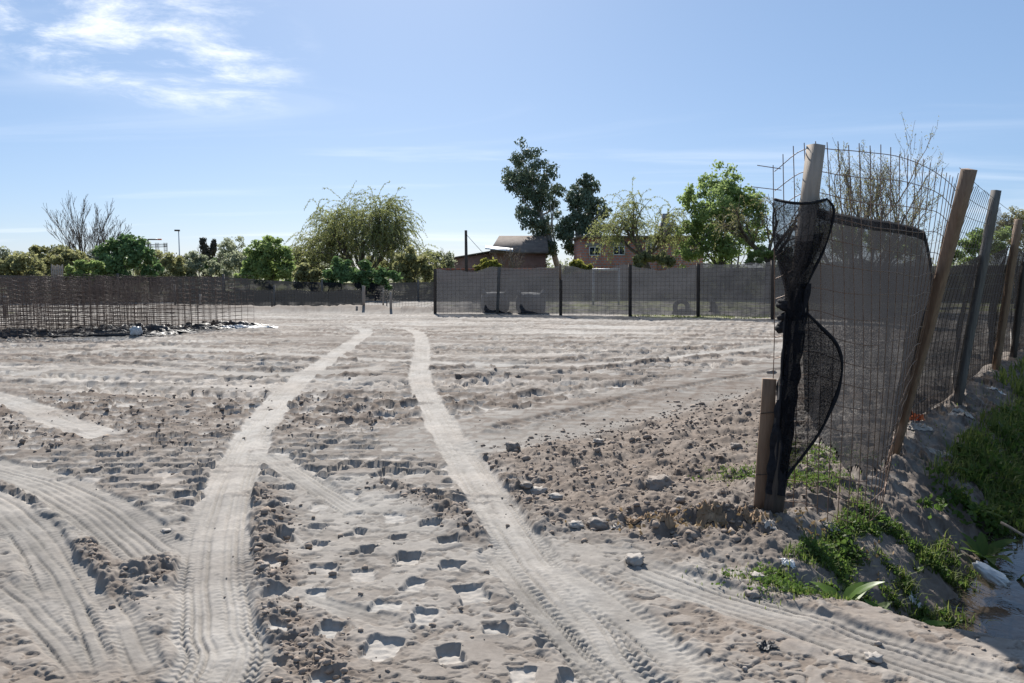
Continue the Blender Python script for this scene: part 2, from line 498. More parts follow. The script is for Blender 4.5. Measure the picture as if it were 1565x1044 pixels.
class MB:
    def __init__(self):
        self.V, self.Q, self.T, self.n = [], [], [], 0

    def add(self, V, quads=None, tris=None):
        V = np.asarray(V, float).reshape(-1, 3)
        if quads is not None and len(quads):
            self.Q.append(np.asarray(quads, np.int64).reshape(-1, 4) + self.n)
        if tris is not None and len(tris):
            self.T.append(np.asarray(tris, np.int64).reshape(-1, 3) + self.n)
        self.V.append(V)
        self.n += len(V)
        return self

    def segs(self, A, B, ra, rb=None, sides=4, caps=False):
        """many straight tapered rods"""
        A, B = np.asarray(A, float).reshape(-1, 3), np.asarray(B, float).reshape(-1, 3)
        n = len(A)
        if n == 0:
            return self
        ra = np.broadcast_to(np.asarray(ra, float), (n,))
        rb = ra if rb is None else np.broadcast_to(np.asarray(rb, float), (n,))
        d = nrm(B - A)
        ref = np.where(np.abs(d[:, 2:3]) > .9, np.array([[1., 0, 0]]), np.array([[0, 0, 1.]]))
        u = nrm(np.cross(d, ref))
        v = np.cross(d, u)
        an = np.arange(sides) * 2 * math.pi / sides + math.pi / 4
        off = u[:, None] * np.cos(an)[None, :, None] + v[:, None] * np.sin(an)[None, :, None]
        V = np.concatenate((A[:, None] + off * ra[:, None, None], B[:, None] + off * rb[:, None, None]), 1)
        k = np.arange(sides)
        q = np.stack((k, (k + 1) % sides, (k + 1) % sides + sides, k + sides), 1)
        Q = (np.arange(n) * 2 * sides)[:, None, None] + q[None]
        self.add(V, Q)
        return self

    def tube(self, path, r, sides=8, caps=True):
        P = np.asarray(path, float)
        n = len(P)
        r = np.broadcast_to(np.asarray(r, float), (n,))
        tg = nrm(np.gradient(P, axis=0))
        u = nrm(np.cross(tg[0], (0, 0, 1.) if abs(tg[0][2]) < .9 else (1., 0, 0)))
        rings = []
        an = np.arange(sides) * 2 * math.pi / sides
        for i in range(n):
            u = nrm(u - tg[i] * np.dot(u, tg[i]))
            v = np.cross(tg[i], u)
            rings.append(P[i] + (u[None] * np.cos(an)[:, None] + v[None] * np.sin(an)[:, None]) * r[i])
        V = np.concatenate(rings)
        k = np.arange(sides)
        q = np.stack((k, (k + 1) % sides, (k + 1) % sides + sides, k + sides), 1)
        Q = (np.arange(n - 1) * sides)[:, None, None] + q[None]
        T = []
        if caps:
            V = np.concatenate((V, P[:1], P[-1:]))
            c0, c1 = n * sides, n * sides + 1
            for i in range(sides):
                T.append((c0, (i + 1) % sides, i))
                T.append((c1, (n - 1) * sides + i, (n - 1) * sides + (i + 1) % sides))
        self.add(V, Q, T)
        return self

    def box(self, c, size, rz=0.0):
        c = np.asarray(c, float)
        x, y, z = np.asarray(size, float) / 2
        V = np.array([(a * x, b * y, d * z) for d in (-1, 1) for b in (-1, 1) for a in (-1, 1)])
        co, si = math.cos(rz), math.sin(rz)
        V = np.stack((V[:, 0] * co - V[:, 1] * si, V[:, 0] * si + V[:, 1] * co, V[:, 2]), 1) + c
        self.add(V, [(0, 2, 3, 1), (4, 5, 7, 6), (0, 1, 5, 4), (2, 6, 7, 3), (0, 4, 6, 2), (1, 3, 7, 5)])
        return self

    def beam(self, A, B, w, d, w2=None, d2=None, twist=0.0, n=6, wob=0.003, bev=.006):
        """sawn timber from A to B: bevelled rectangular section with slight wander"""
        A, B = np.asarray(A, float), np.asarray(B, float)
        w2, d2 = w2 or w, d2 or d
        ax = nrm(B - A)
        u = nrm(np.cross((0, 1., 0), ax) if abs(ax[1]) < .8 else np.cross((1., 0, 0), ax))
        v = np.cross(ax, u)
        co, si = math.cos(twist), math.sin(twist)
        u, v = u * co + v * si, v * co - u * si
        V = []
        for i in range(n + 1):
            k = i / n
            hw, hd = (w + (w2 - w) * k) / 2, (d + (d2 - d) * k) / 2
            c = A + (B - A) * k + (u * random.uniform(-wob, wob) + v * random.uniform(-wob, wob))
            for sx, sy in ((-1, -1), (1, -1), (1, 1), (-1, 1)):
                e = ((sx * (hw - bev), sy * hd), (sx * hw, sy * (hd - bev)))
                if sx * sy > 0:
                    pass
                else:
                    e = e[::-1] if False else e
                # keep winding order round the section
                if (sx, sy) in ((-1, -1), (1, 1)):
                    e = (e[1], e[0])
                for ex, ey in e:
                    V.append(c + u * ex + v * ey)
        S = 8
        k = np.arange(S)
        q = np.stack((k, (k + 1) % S, (k + 1) % S + S, k + S), 1)
        Q = (np.arange(n) * S)[:, None, None] + q[None]
        V = np.array(V + [A, B])
        T = []
        for i in range(S):
            T.append((len(V) - 2, (i + 1) % S, i))
            T.append((len(V) - 1, n * S + i, n * S + (i + 1) % S))
        self.add(V, Q, T)
        return self

    def grid(self, P, keep=None):
        """P: (m, n, 3) surface"""
        m, n = P.shape[:2]
        i, j = np.meshgrid(np.arange(m - 1), np.arange(n - 1), indexing='ij')
        q = np.stack((i * n + j, i * n + j + 1, (i + 1) * n + j + 1, (i + 1) * n + j), -1)
        q = q.reshape(-1, 4) if keep is None else q[keep]
        self.add(P.reshape(-1, 3), q)
        return self

    def build(self, name, mat, parent=None, base=None, smooth=False):
        V = np.concatenate(self.V) if self.V else np.zeros((0, 3))
        if base is not None:
            V = V - np.asarray(base, float)
        me = bpy.data.meshes.new(name)
        Q = np.concatenate(self.Q) if self.Q else np.zeros((0, 4), np.int64)
        T = np.concatenate(self.T) if self.T else np.zeros((0, 3), np.int64)
        me.vertices.add(len(V))
        me.vertices.foreach_set('co', V.astype(np.float32).ravel())
        me.loops.add(Q.size + T.size)
        me.loops.foreach_set('vertex_index', np.concatenate((Q.ravel(), T.ravel())).astype(np.int32))
        nq, ntr = len(Q), len(T)
        me.polygons.add(nq + ntr)
        st = np.concatenate((np.arange(nq) * 4, nq * 4 + np.arange(ntr) * 3)).astype(np.int32)
        me.polygons.foreach_set('loop_start', st)
        if smooth:
            me.polygons.foreach_set('use_smooth', np.ones(nq + ntr, bool))
        me.update(calc_edges=True)
        me.validate()
        me.materials.append(mat)
        o = bpy.data.objects.new(name, me)
        scene.collection.objects.link(o)
        if base is not None:
            o.location = tuple(base)
        if parent is not None:
            o.parent = parent
            o.location = tuple(-np.asarray(root_base(parent)) + (np.asarray(base) if base is not None else 0))
        return o


def root_base(o):
    b = np.zeros(3)
    while o is not None:
        b = b + np.asarray(o.location)
        o = o.parent
    return b


def empty(name, loc, label, cat, group=None):
    o = bpy.data.objects.new(name, None)
    scene.collection.objects.link(o)
    o.location = tuple(float(v) for v in loc)
    return tag(o, label, cat, group)


def tag(o, label=None, cat=None, group=None, kind=None):
    if label: o['label'] = label
    if cat: o['category'] = cat
    if group: o['group'] = group
    if kind: o['kind'] = kind
    return o


def blob(n=4, e=2.0):
    """cube sphere / superellipsoid, unit radius"""
    V, Q = [], []
    k = np.linspace(-1, 1, n + 1)
    for ax in range(3):
        for sg in (-1, 1):
            a, b = np.meshgrid(k, k, indexing='ij')
            P = np.zeros((n + 1, n + 1, 3))
            P[..., ax] = sg
            P[..., (ax + 1) % 3] = a
            P[..., (ax + 2) % 3] = b
            i, j = np.meshgrid(np.arange(n), np.arange(n), indexing='ij')
            o = len(V) * (n + 1) ** 2
            q = np.stack((i * (n + 1) + j, (i + 1) * (n + 1) + j, (i + 1) * (n + 1) + j + 1, i * (n + 1) + j + 1), -1).reshape(-1, 4) + o
            Q.append(q if sg > 0 else q[:, ::-1])
            V.append(P.reshape(-1, 3))
    V = np.concatenate(V)
    V = V / (np.sum(np.abs(V) ** e, 1, keepdims=True) ** (1 / e))
    key = np.round(V * 1e5).astype(np.int64)
    _, idx, inv = np.unique(key, axis=0, return_index=True, return_inverse=True)
    return V[idx], inv.ravel()[np.concatenate(Q)]


# ------------------------------------------------------------------ materials
def material(name):
    m = bpy.data.materials.new(name)
    m.use_nodes = True
    nt = m.node_tree
    nt.nodes.clear()
    return m, nt


def nd(nt, typ, **kw):
    n = nt.nodes.new(typ)
    for k, v in kw.items():
        setattr(n, k, v)
    return n


def mixc(nt, fac, a, b):
    m = nd(nt, 'ShaderNodeMix', data_type='RGBA')
    for sock, v in ((m.inputs[0], fac), (m.inputs[6], a), (m.inputs[7], b)):
        if isinstance(v, (int, float)):
            sock.default_value = v
        elif isinstance(v, tuple):
            sock.default_value = v + (1,)
        else:
            nt.links.new(v, sock)
    return m.outputs[2]


def noise_n(nt, scale, detail=4, rough=.55, stretch=None, vec='Object', dist=0.0):
    tc = nd(nt, 'ShaderNodeTexCoord')
    src = tc.outputs[vec]
    if stretch:
        mp = nd(nt, 'ShaderNodeMapping')
        mp.inputs['Scale'].default_value = stretch
        nt.links.new(src, mp.inputs[0])
        src = mp.outputs[0]
    n = nd(nt, 'ShaderNodeTexNoise')
    n.inputs['Scale'].default_value = scale
    n.inputs['Detail'].default_value = detail
    n.inputs['Roughness'].default_value = rough
    n.inputs['Distortion'].default_value = dist
    nt.links.new(src, n.inputs['Vector'])
    return n.outputs['Fac']


def mrange(nt, v, a, b, c=0.0, d=1.0):
    r = nd(nt, 'ShaderNodeMapRange')
    r.inputs['From Min'].default_value, r.inputs['From Max'].default_value = a, b
    r.inputs['To Min'].default_value, r.inputs['To Max'].default_value = c, d
    nt.links.new(v, r.inputs['Value'])
    return r.outputs['Result']


def bumpn(nt, hgt, strength, dist):
    b = nd(nt, 'ShaderNodeBump')
    b.inputs['Strength'].default_value = strength
    b.inputs['Distance'].default_value = dist
    nt.links.new(hgt, b.inputs['Height'])
    return b.outputs[0]


def surf(name, a, b, scale=6, rough=.85, metal=0.0, stretch=None, bump=.3, bdist=.01, lo=.3, hi=.7, spec=.3, detail=5):
    """two colours mixed by noise, with relief"""
    m, nt = material(name)
    out = nd(nt, 'ShaderNodeOutputMaterial')
    p = nd(nt, 'ShaderNodeBsdfPrincipled')
    n = noise_n(nt, scale, detail, .6, stretch)
    nt.links.new(mixc(nt, mrange(nt, n, lo, hi), a, b), p.inputs['Base Color'])
    p.inputs['Roughness'].default_value = rough
    p.inputs['Metallic'].default_value = metal
    p.inputs['Specular IOR Level'].default_value = spec
    if bump:
        nt.links.new(bumpn(nt, noise_n(nt, scale * 3, 4, .6, stretch), bump, bdist), p.inputs['Normal'])
    nt.links.new(p.outputs[0], out.inputs[0])
    return m


def leafmat(name, a, b, scale=.8, trans=.55, rough=.6, detail=3):
    m, nt = material(name)
    out = nd(nt, 'ShaderNodeOutputMaterial')
    d = nd(nt, 'ShaderNodeBsdfPrincipled')
    d.inputs['Roughness'].default_value = rough
    d.inputs['Specular IOR Level'].default_value = .25
    tr = nd(nt, 'ShaderNodeBsdfTranslucent')
    mx = nd(nt, 'ShaderNodeMixShader')
    mx.inputs[0].default_value = trans
    geo = nd(nt, 'ShaderNodeNewGeometry')
    n = noise_n(nt, scale, detail, .6)
    k = nd(nt, 'ShaderNodeMath', operation='MULTIPLY_ADD')
    nt.links.new(geo.outputs['Random Per Island'], k.inputs[0])
    k.inputs[1].default_value = .5
    nt.links.new(mrange(nt, n, .3, .7, 0, .5), k.inputs[2])
    c = mixc(nt, k.outputs[0], a, b)
    nt.links.new(c, d.inputs['Base Color'])
    nt.links.new(c, tr.inputs['Color'])
    nt.links.new(d.outputs[0], mx.inputs[1])
    nt.links.new(tr.outputs[0], mx.inputs[2])
    nt.links.new(mx.outputs[0], out.inputs[0])
    return m


def clothmat(name, col, opac, amp=.5, scale=70, trans=.35, stretch=(1, 1, 1), tcol=None):
    """woven shade netting: dark threads with open gaps between them"""
    m, nt = material(name)
    out = nd(nt, 'ShaderNodeOutputMaterial')
    d = nd(nt, 'ShaderNodeBsdfDiffuse')
    tr = nd(nt, 'ShaderNodeBsdfTranslucent')
    d.inputs[0].default_value = col + (1,)
    tr.inputs[0].default_value = (tcol or col) + (1,)
    mx = nd(nt, 'ShaderNodeMixShader')
    mx.inputs[0].default_value = trans
    tp = nd(nt, 'ShaderNodeBsdfTransparent')
    mx2 = nd(nt, 'ShaderNodeMixShader')
    fine = noise_n(nt, scale, 2, .5, stretch)
    big = noise_n(nt, 1.6, 5, .6, (1, 1, .8), dist=.8)
    a = nd(nt, 'ShaderNodeMath', operation='ADD')
    nt.links.new(mrange(nt, fine, .3, .7, opac - amp / 2, opac + amp / 2), a.inputs[0])
    nt.links.new(mrange(nt, big, .3, .7, -.13, .13), a.inputs[1])
    a.use_clamp = True
    nt.links.new(a.outputs[0], mx2.inputs[0])
    nt.links.new(d.outputs[0], mx.inputs[1])
    nt.links.new(tr.outputs[0], mx.inputs[2])
    nt.links.new(tp.outputs[0], mx2.inputs[1])
    nt.links.new(mx.outputs[0], mx2.inputs[2])
    nt.links.new(mx2.outputs[0], out.inputs[0])
    return m


def ground_material():
    m, nt = material('ground_soil')
    L = nt.links.new
    out = nd(nt, 'ShaderNodeOutputMaterial')
    p = nd(nt, 'ShaderNodeBsdfPrincipled')
    p.inputs['Roughness'].default_value = .95
    p.inputs['Specular IOR Level'].default_value = .15
    at_ = {}
    for k in ('pale', 'brown', 'dark', 'grass'):
        a = nd(nt, 'ShaderNodeAttribute')
        a.attribute_name = k
        at_[k] = a.outputs['Fac']
    n1 = noise_n(nt, 3.0, 8, .65)
    n2 = noise_n(nt, 28, 5, .65)
    n3 = noise_n(nt, .6, 4, .6)
    base = mixc(nt, at_['brown'], (.160, .150, .136), (.178, .134, .102))
    base = mixc(nt, mrange(nt, n3, .35, .65, 0, .35), base, (.176, .158, .140))
    pal = mixc(nt, mrange(nt, n3, .3, .7), (.325, .312, .290), (.320, .285, .250))
    k = nd(nt, 'ShaderNodeMath', operation='ADD', use_clamp=True)
    L(at_['pale'], k.inputs[0])
    L(mrange(nt, n1, .3, .7, -.18, .18), k.inputs[1])
    c = mixc(nt, k.outputs[0], base, pal)
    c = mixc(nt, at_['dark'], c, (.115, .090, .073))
    c2 = nd(nt, 'ShaderNodeMix', data_type='RGBA', blend_type='MULTIPLY')
    c2.inputs[0].default_value = 1
    L(c, c2.inputs[6])
    v = nd(nt, 'ShaderNodeCombineColor')
    mr = mrange(nt, n2, .25, .75, .82, 1.15)
    for i in range(3):
        L(mr, v.inputs[i])
    L(v.outputs[0], c2.inputs[7])
    gcol = mixc(nt, n1, (.13, .15, .055), (.22, .22, .10))
    cc = mixc(nt, at_['grass'], c2.outputs[2], gcol)
    L(cc, p.inputs['Base Color'])
    hsum = nd(nt, 'ShaderNodeMath', operation='MULTIPLY_ADD')
    L(noise_n(nt, 95, 3, .6), hsum.inputs[0])
    hsum.inputs[1].default_value = .35
    L(n2, hsum.inputs[2])
    L(bumpn(nt, hsum.outputs[0], .5, .006), p.inputs['Normal'])
    L(p.outputs[0], out.inputs[0])
    return m


M = {}
M['soil'] = ground_material()
M['clod'] = surf('clod_soil', (.19, .15, .12), (.31, .255, .21), 22, .95, bump=.6, bdist=.01, spec=.1)
M['stone'] = surf('stone_grey', (.20, .172, .148), (.32, .28, .245), 16, .9, bump=.6, bdist=.01, spec=.2)
M['stone_w'] = surf('stone_pale', (.28, .25, .22), (.41, .375, .335), 16, .9, bump=.5, bdist=.008, spec=.2)
M['wood'] = surf('timber_brown', (.15, .092, .058), (.235, .155, .10), 9, .8, stretch=(5, 5, .5), bump=.4, bdist=.004)
M['wood_p'] = surf('timber_pale', (.25, .20, .155), (.34, .28, .225), 9, .8, stretch=(5, 5, .5), bump=.4, bdist=.004)
M['wood_g'] = surf('timber_grey', (.085, .075, .066), (.15, .135, .12), 9, .85, stretch=(5, 5, .5), bump=.4, bdist=.004)
M['wood_d'] = surf('timber_dark', (.035, .028, .024), (.085, .065, .05), 9, .85, stretch=(5, 5, .5), bump=.4, bdist=.004)
M['rebar'] = surf('steel_rusty', (.13, .075, .05), (.24, .165, .12), 30, .55, .35, bump=.3, bdist=.002)
M['rebar_d'] = surf('steel_dark', (.03, .024, .021), (.085, .062, .05), 20, .4, .6, bump=.2, bdist=.002)
M['rebar_s'] = surf('steel_site_mesh', (.085, .058, .043), (.19, .14, .11), 6, .42, .45, bump=.2, bdist=.002)
M['cloth'] = clothmat('netting_black', (.020, .020, .024), .90, .34, 110, .3, tcol=(.062, .064, .070))
M['cloth2'] = clothmat('netting_black_fold', (.016, .016, .019), .90, .35, 110, .25, tcol=(.035, .036, .040))
M['cloth_dr'] = clothmat('netting_black_drape', (.014, .014, .016), .76, .5, 100, .25, tcol=(.03, .03, .034))
M['cloth_roll'] = surf('netting_rolled', (.008, .008, .010), (.022, .022, .025), 30, .9, bump=.8, bdist=.01, spec=.15)
M['cloth_far'] = clothmat('netting_grey', (.034, .036, .042), .82, .16, 9, .4, tcol=(.075, .078, .087), stretch=(.6, .6, 2.5))
M['cloth_dk'] = clothmat('netting_far_dark', (.02, .022, .026), .94, .08, 4, .3, tcol=(.04, .043, .047), stretch=(.5, .5, 2))
M['bag'] = surf('bag_fabric', (.16, .165, .175), (.26, .265, .27), 5, .85, bump=.5, bdist=.03)
M['rubber'] = surf('tyre_rubber', (.02, .02, .02), (.05, .048, .045), 12, .8, bump=.2)
M['plastic_b'] = surf('plastic_black', (.010, .010, .012), (.04, .038, .038), 3, .6, bump=.8, bdist=.03, spec=.5)
M['plastic_w'] = surf('plastic_white', (.42, .42, .41), (.60, .60, .585), 8, .5, bump=.6, bdist=.01, spec=.4)
M['paper'] = surf('paper_brown', (.15, .095, .055), (.31, .215, .135), 12, .85, bump=.5, bdist=.006)
M['paper_d'] = surf('paper_dirty', (.27, .235, .20), (.42, .38, .335), 12, .85, bump=.5, bdist=.006)
M['orange'] = surf('net_orange', (.55, .12, .035), (.70, .18, .06), 12, .7, bump=.2)
M['steel_p'] = surf('pole_painted', (.42, .43, .44), (.55, .56, .57), 8, .5, .2, bump=.1)
M['frame_w'] = surf('frame_white', (.62, .62, .62), (.72, .72, .71), 8, .5, bump=.1)
M['bark'] = surf('bark_brown', (.075, .058, .045), (.15, .118, .092), 7, .95, stretch=(2, 2, .6), bump=.6, bdist=.03)
M['bark_p'] = surf('bark_pale', (.30, .27, .24), (.48, .45, .41), 3, .85, stretch=(1, 1, .5), bump=.4, bdist=.03)
M['twig'] = surf('twig_grey', (.12, .10, .085), (.21, .18, .15), 5, .95, bump=0)
M['l_will'] = leafmat('willow_leaf', (0.172, 0.196, 0.070), (0.343, 0.366, 0.140))
M['l_willd'] = leafmat('willow_leaf_sparse', (0.143, 0.138, 0.061), (0.264, 0.253, 0.110))
M['l_euc'] = leafmat('eucalyptus_leaf', (0.077, 0.108, 0.068), (0.162, 0.203, 0.131), trans=.22)
M['l_green'] = leafmat('broad_leaf', (0.148, 0.217, 0.070), (0.330, 0.409, 0.148))
M['l_dark'] = leafmat('shrub_leaf_dark', (0.072, 0.134, 0.050), (0.180, 0.270, 0.100), trans=.35)
M['l_olive'] = leafmat('shrub_leaf_olive', (0.168, 0.181, 0.084), (0.336, 0.328, 0.151))
M['l_yel'] = leafmat('shrub_leaf_yellow', (0.187, 0.203, 0.040), (0.328, 0.312, 0.078))
M['l_grey'] = leafmat('far_leaf_grey', (0.194, 0.218, 0.145), (0.356, 0.380, 0.244))
M['grass'] = leafmat('grass_blade', (.085, .125, .026), (.18, .21, .06), scale=2.5)
M['weed'] = leafmat('weed_leaf', (.05, .10, .02), (.12, .18, .04), scale=3)
M['dock'] = leafmat('dock_leaf', (.07, .14, .02), (.14, .22, .04), scale=4, trans=.5, rough=.4)
M['dry'] = leafmat('dry_leaf', (.19, .125, .06), (.34, .245, .135), scale=5, trans=.25)
M['palm'] = leafmat('palm_thatch', (.035, .038, .026), (.085, .08, .055), trans=.2)

# ------------------------------------------------------------------ ground
fpx = 803.0
py1 = np.arange(535, 107, -.70)
py2 = np.arange(107, 20, -.46)
Yr = np.concatenate((np.linspace(-14, 2.35, 40), EYE * fpx / py1, EYE * fpx / py2, np.geomspace(66, 1500, 36)))
u_side = np.concatenate((np.linspace(.669, .96, 40), np.geomspace(1.0, 2.6, 16)))
u = np.concatenate((-u_side[::-1], np.linspace(-.665, .665, 850), u_side))
wY = np.maximum(Yr + 1.2, 3.4)
X = wY[:, None] * u[None]
Y = np.repeat(Yr[:, None], len(u), 1)
z, pale, brown, dark = terrain(X, Y)
Z_s = (X - P0[0]) * FD[0] + (Y - P0[1]) * FD[1]
Z_t = (X - P0[0]) * FN[0] + (Y - P0[1]) * FN[1]
gn1 = fbm(X * .8, Y * .8, 3, 3)
grassy = ss(.0, .5, gn1 + ss(29, 33, Y) * ss(-8, 6, X) * .9 - .6 + .9 * ss(40, 60, Y)) * ss(28, 31, Y)
grassy = np.maximum(grassy, .75 * ss(1.0, 1.7, Z_t + .3 * gn1) * ss(1.6, 3.0, Z_s))
grassy = np.maximum(grassy, .8 * ss(1.7, 2.3, Z_t) * ss(-.8, 0, Z_s))
pg = poly_mask(X, Y, [(4.0, 27.2), (9.8, 26.6), (10.5, 28.6), (4.0, 29.2)], .4)
grassy = np.maximum(grassy, .65 * pg * ss(-.3, .3, gn1))
mb = MB()
mb.grid(np.stack((X, Y, z), -1))
ground = mb.build('ground', M['soil'], smooth=False)
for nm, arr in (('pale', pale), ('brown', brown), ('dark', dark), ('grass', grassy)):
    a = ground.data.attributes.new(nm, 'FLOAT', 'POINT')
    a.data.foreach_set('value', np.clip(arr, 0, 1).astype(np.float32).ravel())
assert not np.isnan(pale).any()
tag(ground, kind="structure")
del X, Y, z, pale, brown, dark, grassy, gn1

# water in the ditch
WZ = -0.53
mw, nt = material('ditch_water')
o_ = nd(nt, 'ShaderNodeOutputMaterial')
p_ = nd(nt, 'ShaderNodeBsdfPrincipled')
p_.inputs['Base Color'].default_value = (.045, .036, .028, 1)
p_.inputs['Roughness'].default_value = .04
p_.inputs['IOR'].default_value = 1.33
nt.links.new(bumpn(nt, noise_n(nt, 7, 3, .5, (1, 1, 1), dist=.6), .25, .02), p_.inputs['Normal'])
nt.links.new(p_.outputs[0], o_.inputs[0])
W = [P0 + FD * a + FN * b for a, b in ((-1.6, .5), (3, .5), (3, 3.0), (-1.6, 3.0))]
mb = MB()
mb.add([(w[0], w[1], WZ) for w in W], [(0, 3, 2, 1)])
tag(mb.build('water', mw), kind='structure')

# ------------------------------------------------------------------ right fence with black netting
UP = np.array((0, 0, 1.))


def lerp_rows(rows, k):
    """catmull-rom through rows at parameter 0..1"""
    R_ = np.asarray(rows, float)
    x = np.linspace(0, 1, len(R_))
    out = np.zeros((len(k), R_.shape[1]))
    sl_ = np.gradient(R_, x, axis=0)
    for n, q in enumerate(k):
        i = min(int(q * (len(R_) - 1)), len(R_) - 2)
        hh = x[1] - x[0]
        tt = (q - x[i]) / hh
        out[n] = (2 * tt ** 3 - 3 * tt ** 2 + 1) * R_[i] + (tt ** 3 - 2 * tt ** 2 + tt) * hh * sl_[i] + (-2 * tt ** 3 + 3 * tt ** 2) * R_[i + 1] + (tt ** 3 - tt ** 2) * hh * sl_[i + 1]
    return out


fence = empty('netting_fence', (P0[0], P0[1], H(*P0)), 'nearest fence, rusty wire mesh and torn black netting on leaning timbers beside the ditch', 'fence')

# the buckled first mesh panel
BASE = [(1.72, 5.36), (1.95, 5.22), (2.15, 5.17), (2.35, 5.26), (2.55, 5.5), (2.75, 5.85), (2.95, 6.25), (3.18, 6.72), (3.33, 7.02)]
TOPP = [(1183, 262), (1228, 226), (1282, 228), (1330, 236), (1374, 244), (1412, 256), (1438, 268), (1455, 282), (1464, 300)]
ROWS = [(b[0], b[1], H(*b) - .02) + tuple(at(p[0], p[1], b[1] - .04)) for b, p in zip(BASE, TOPP)]


def panel(q, v):
    """points on the first panel: q along, v up"""
    r_ = lerp_rows(ROWS, np.atleast_1d(q))
    b, t_ = r_[:, :3], r_[:, 3:]
    v = np.broadcast_to(np.atleast_1d(v), (len(r_),))[:, None]
    bulge = .05 * np.sin(v * math.pi) * np.array([[.3, -1, 0]])
    return b + (t_ - b) * v + bulge


mb = MB()
qv = np.linspace(0, 1, 25)
for q in qv:
    over = 1 + random.uniform(.012, .03)
    vv = np.linspace(random.uniform(.0, .03), over, 9)
    P = panel(np.full(9, q), vv)
    P[:, 0] += .006 * np.sin(vv * 5 + q * 20)
    mb.segs(P[:-1], P[1:], .0030, sides=5)
for k in range(17):
    v = .025 + k * .061
    qq = np.linspace(-.0 if k % 3 else .0, 1, 40)
    P = panel(qq, v + .006 * np.sin(qq * 9 + k))
    P[:, 1] -= .006
    mb.segs(P[:-1], P[1:], .0028, sides=5)
# loose ends past the left edge
for v, ln in ((.93, .20), (.80, .10), (.99, .16)):
    a = panel([.03], v)[0]
    mb.segs([a], [a + np.array((-ln, -.02, .02))], .0028, sides=5)
mb.build('wire_mesh', M['rebar'], fence)

# netting behind that panel
nq, nv = 90, 60
qs = np.linspace(.12, .995, nq)
top_v = np.interp(qs, [.1, .2, .62, .70, .8, .9, 1], [.845, .838, .83, .82, .74, .66, .64])
bot_v = np.interp(qs, [.1, .2, .3, .45, .6, .75, .9, 1], [.30, .22, .175, .15, .165, .16, .16, .13]) + .012 * np.sin(qs * 60)
P = np.zeros((nv, nq, 3))
for i in range(nv):
    k = i / (nv - 1)
    v = bot_v + (top_v - bot_v) * k
    p = panel(qs, v)
    w = .035 + .02 * gn(qs * 9, np.full(nq, k * 3.), 2) + .03 * np.sin(k * math.pi) * (1 + .6 * gn(qs * 4, np.full(nq, k * 5.), 4))
    p[:, 0] += w * -.25
    p[:, 1] += w
    P[i] = p
MB().grid(P).build('netting', M['cloth'], fence, smooth=True)
# folded top hem and ragged lower hem
mb = MB()
hem = P[-1] + np.array((0, -.012, -.012))
band = np.stack([P[-1] + np.array((0, -.012, .004)), P[-2] + np.array((0, -.014, 0)), P[-3] + np.array((0, -.010, -.01))])
mb.grid(band)
mb.build('netting_hem', M['cloth'], fence, smooth=True)
mb = MB()
for i in range(26):
    j = random.randrange(4, nq - 6)
    a = P[0, j]
    ln = random.uniform(.01, .045)
    b = a + np.array((random.uniform(-.03, .03), random.uniform(-.02, .02), -ln))
    mb.add([a + (-.006, 0, .01), a + (.007, 0, .01), b], tris=[(0, 1, 2)])
tag(mb.build('torn_fringe', M['cloth_roll'], fence), kind='stuff')

# posts
pb1 = np.append(G(1181, 790), 0)
zb = H(pb1[0], pb1[1])
pt1 = at(1247, 222, pb1[1] + .02)
k = (zb - .1 - 0) / (pt1[2])
post = MB().beam(pb1 + (pt1 - pb1) * k, pt1, .085, .085, twist=.35, n=8, wob=.002)
tag(post.build('post', M['wood_p'], fence), 'tall pale square timber post, its foot dark')
# burnt, dark foot of that post
c0, c1 = pb1 + (pt1 - pb1) * (zb - .05) / pt1[2], pb1 + (pt1 - pb1) * .30
MB().beam(c0, c1, .093, .093, twist=.35, n=5, wob=.001).build('post_foot', M['wood_d'], fence)
sb = np.append(G(1161, 782), 0)
st_ = at(1176, 579, sb[1] - .01)
sb[2] = H(sb[0], sb[1]) - .08
tag(MB().beam(sb, st_, .088, .05, twist=-.25, n=6, wob=.002).build('stake', M['wood'], fence), 'short brown stake nailed to the corner post')
# tie wires round post and stake
for f in (.35, .78):
    mb = MB()
    c = sb + (st_ - sb) * f + np.array((.055, 0.02, 0))
    an = np.linspace(0, 2 * math.pi, 15)
    ring = c + np.stack((.115 * np.cos(an), .07 * np.sin(an), .02 * np.cos(an)), 1)
    mb.segs(ring[:-1], ring[1:], .0028, sides=5)
    mb.build('tie_wire', M['rebar_d'], fence)

b2 = np.append(G(1366, 688), -.12)
t2 = at(1482, 259, 6.35)
tag(MB().beam(b2, t2, .055, .045, .095, .085, twist=.5, n=8, wob=.003).build('post', M['wood'], fence), 'leaning brown timber, thick at the top')
b3 = np.append(G(1462, 612), -.1)
t3 = at(1523, 291, 9.75)
tag(MB().beam(b3, t3, .085, .085, .085, .085, twist=.3, n=8, wob=.003).build('post', M['wood_g'], fence), 'leaning grey timber post')
b4 = np.append(G(1520, 566), -.1)
t4 = at(1557, 335, 12.6)
tag(MB().beam(b4, t4, .09, .09, twist=.2, n=6).build('post', M['wood'], fence), 'brown post at the right edge of the view')
b5 = np.append(G(1548, 545), -.1)
t5 = at(1566, 400, 15.0)
MB().beam(b5, t5, .09, .09, twist=.2, n=6).build('post', M['wood_d'], fence)
b6, t6 = np.array((14.2, 20.5, -.1)), np.array((14.4, 20.4, 2.3))
MB().beam(b6, t6, .09, .09, n=6).build('post', M['wood_d'], fence)

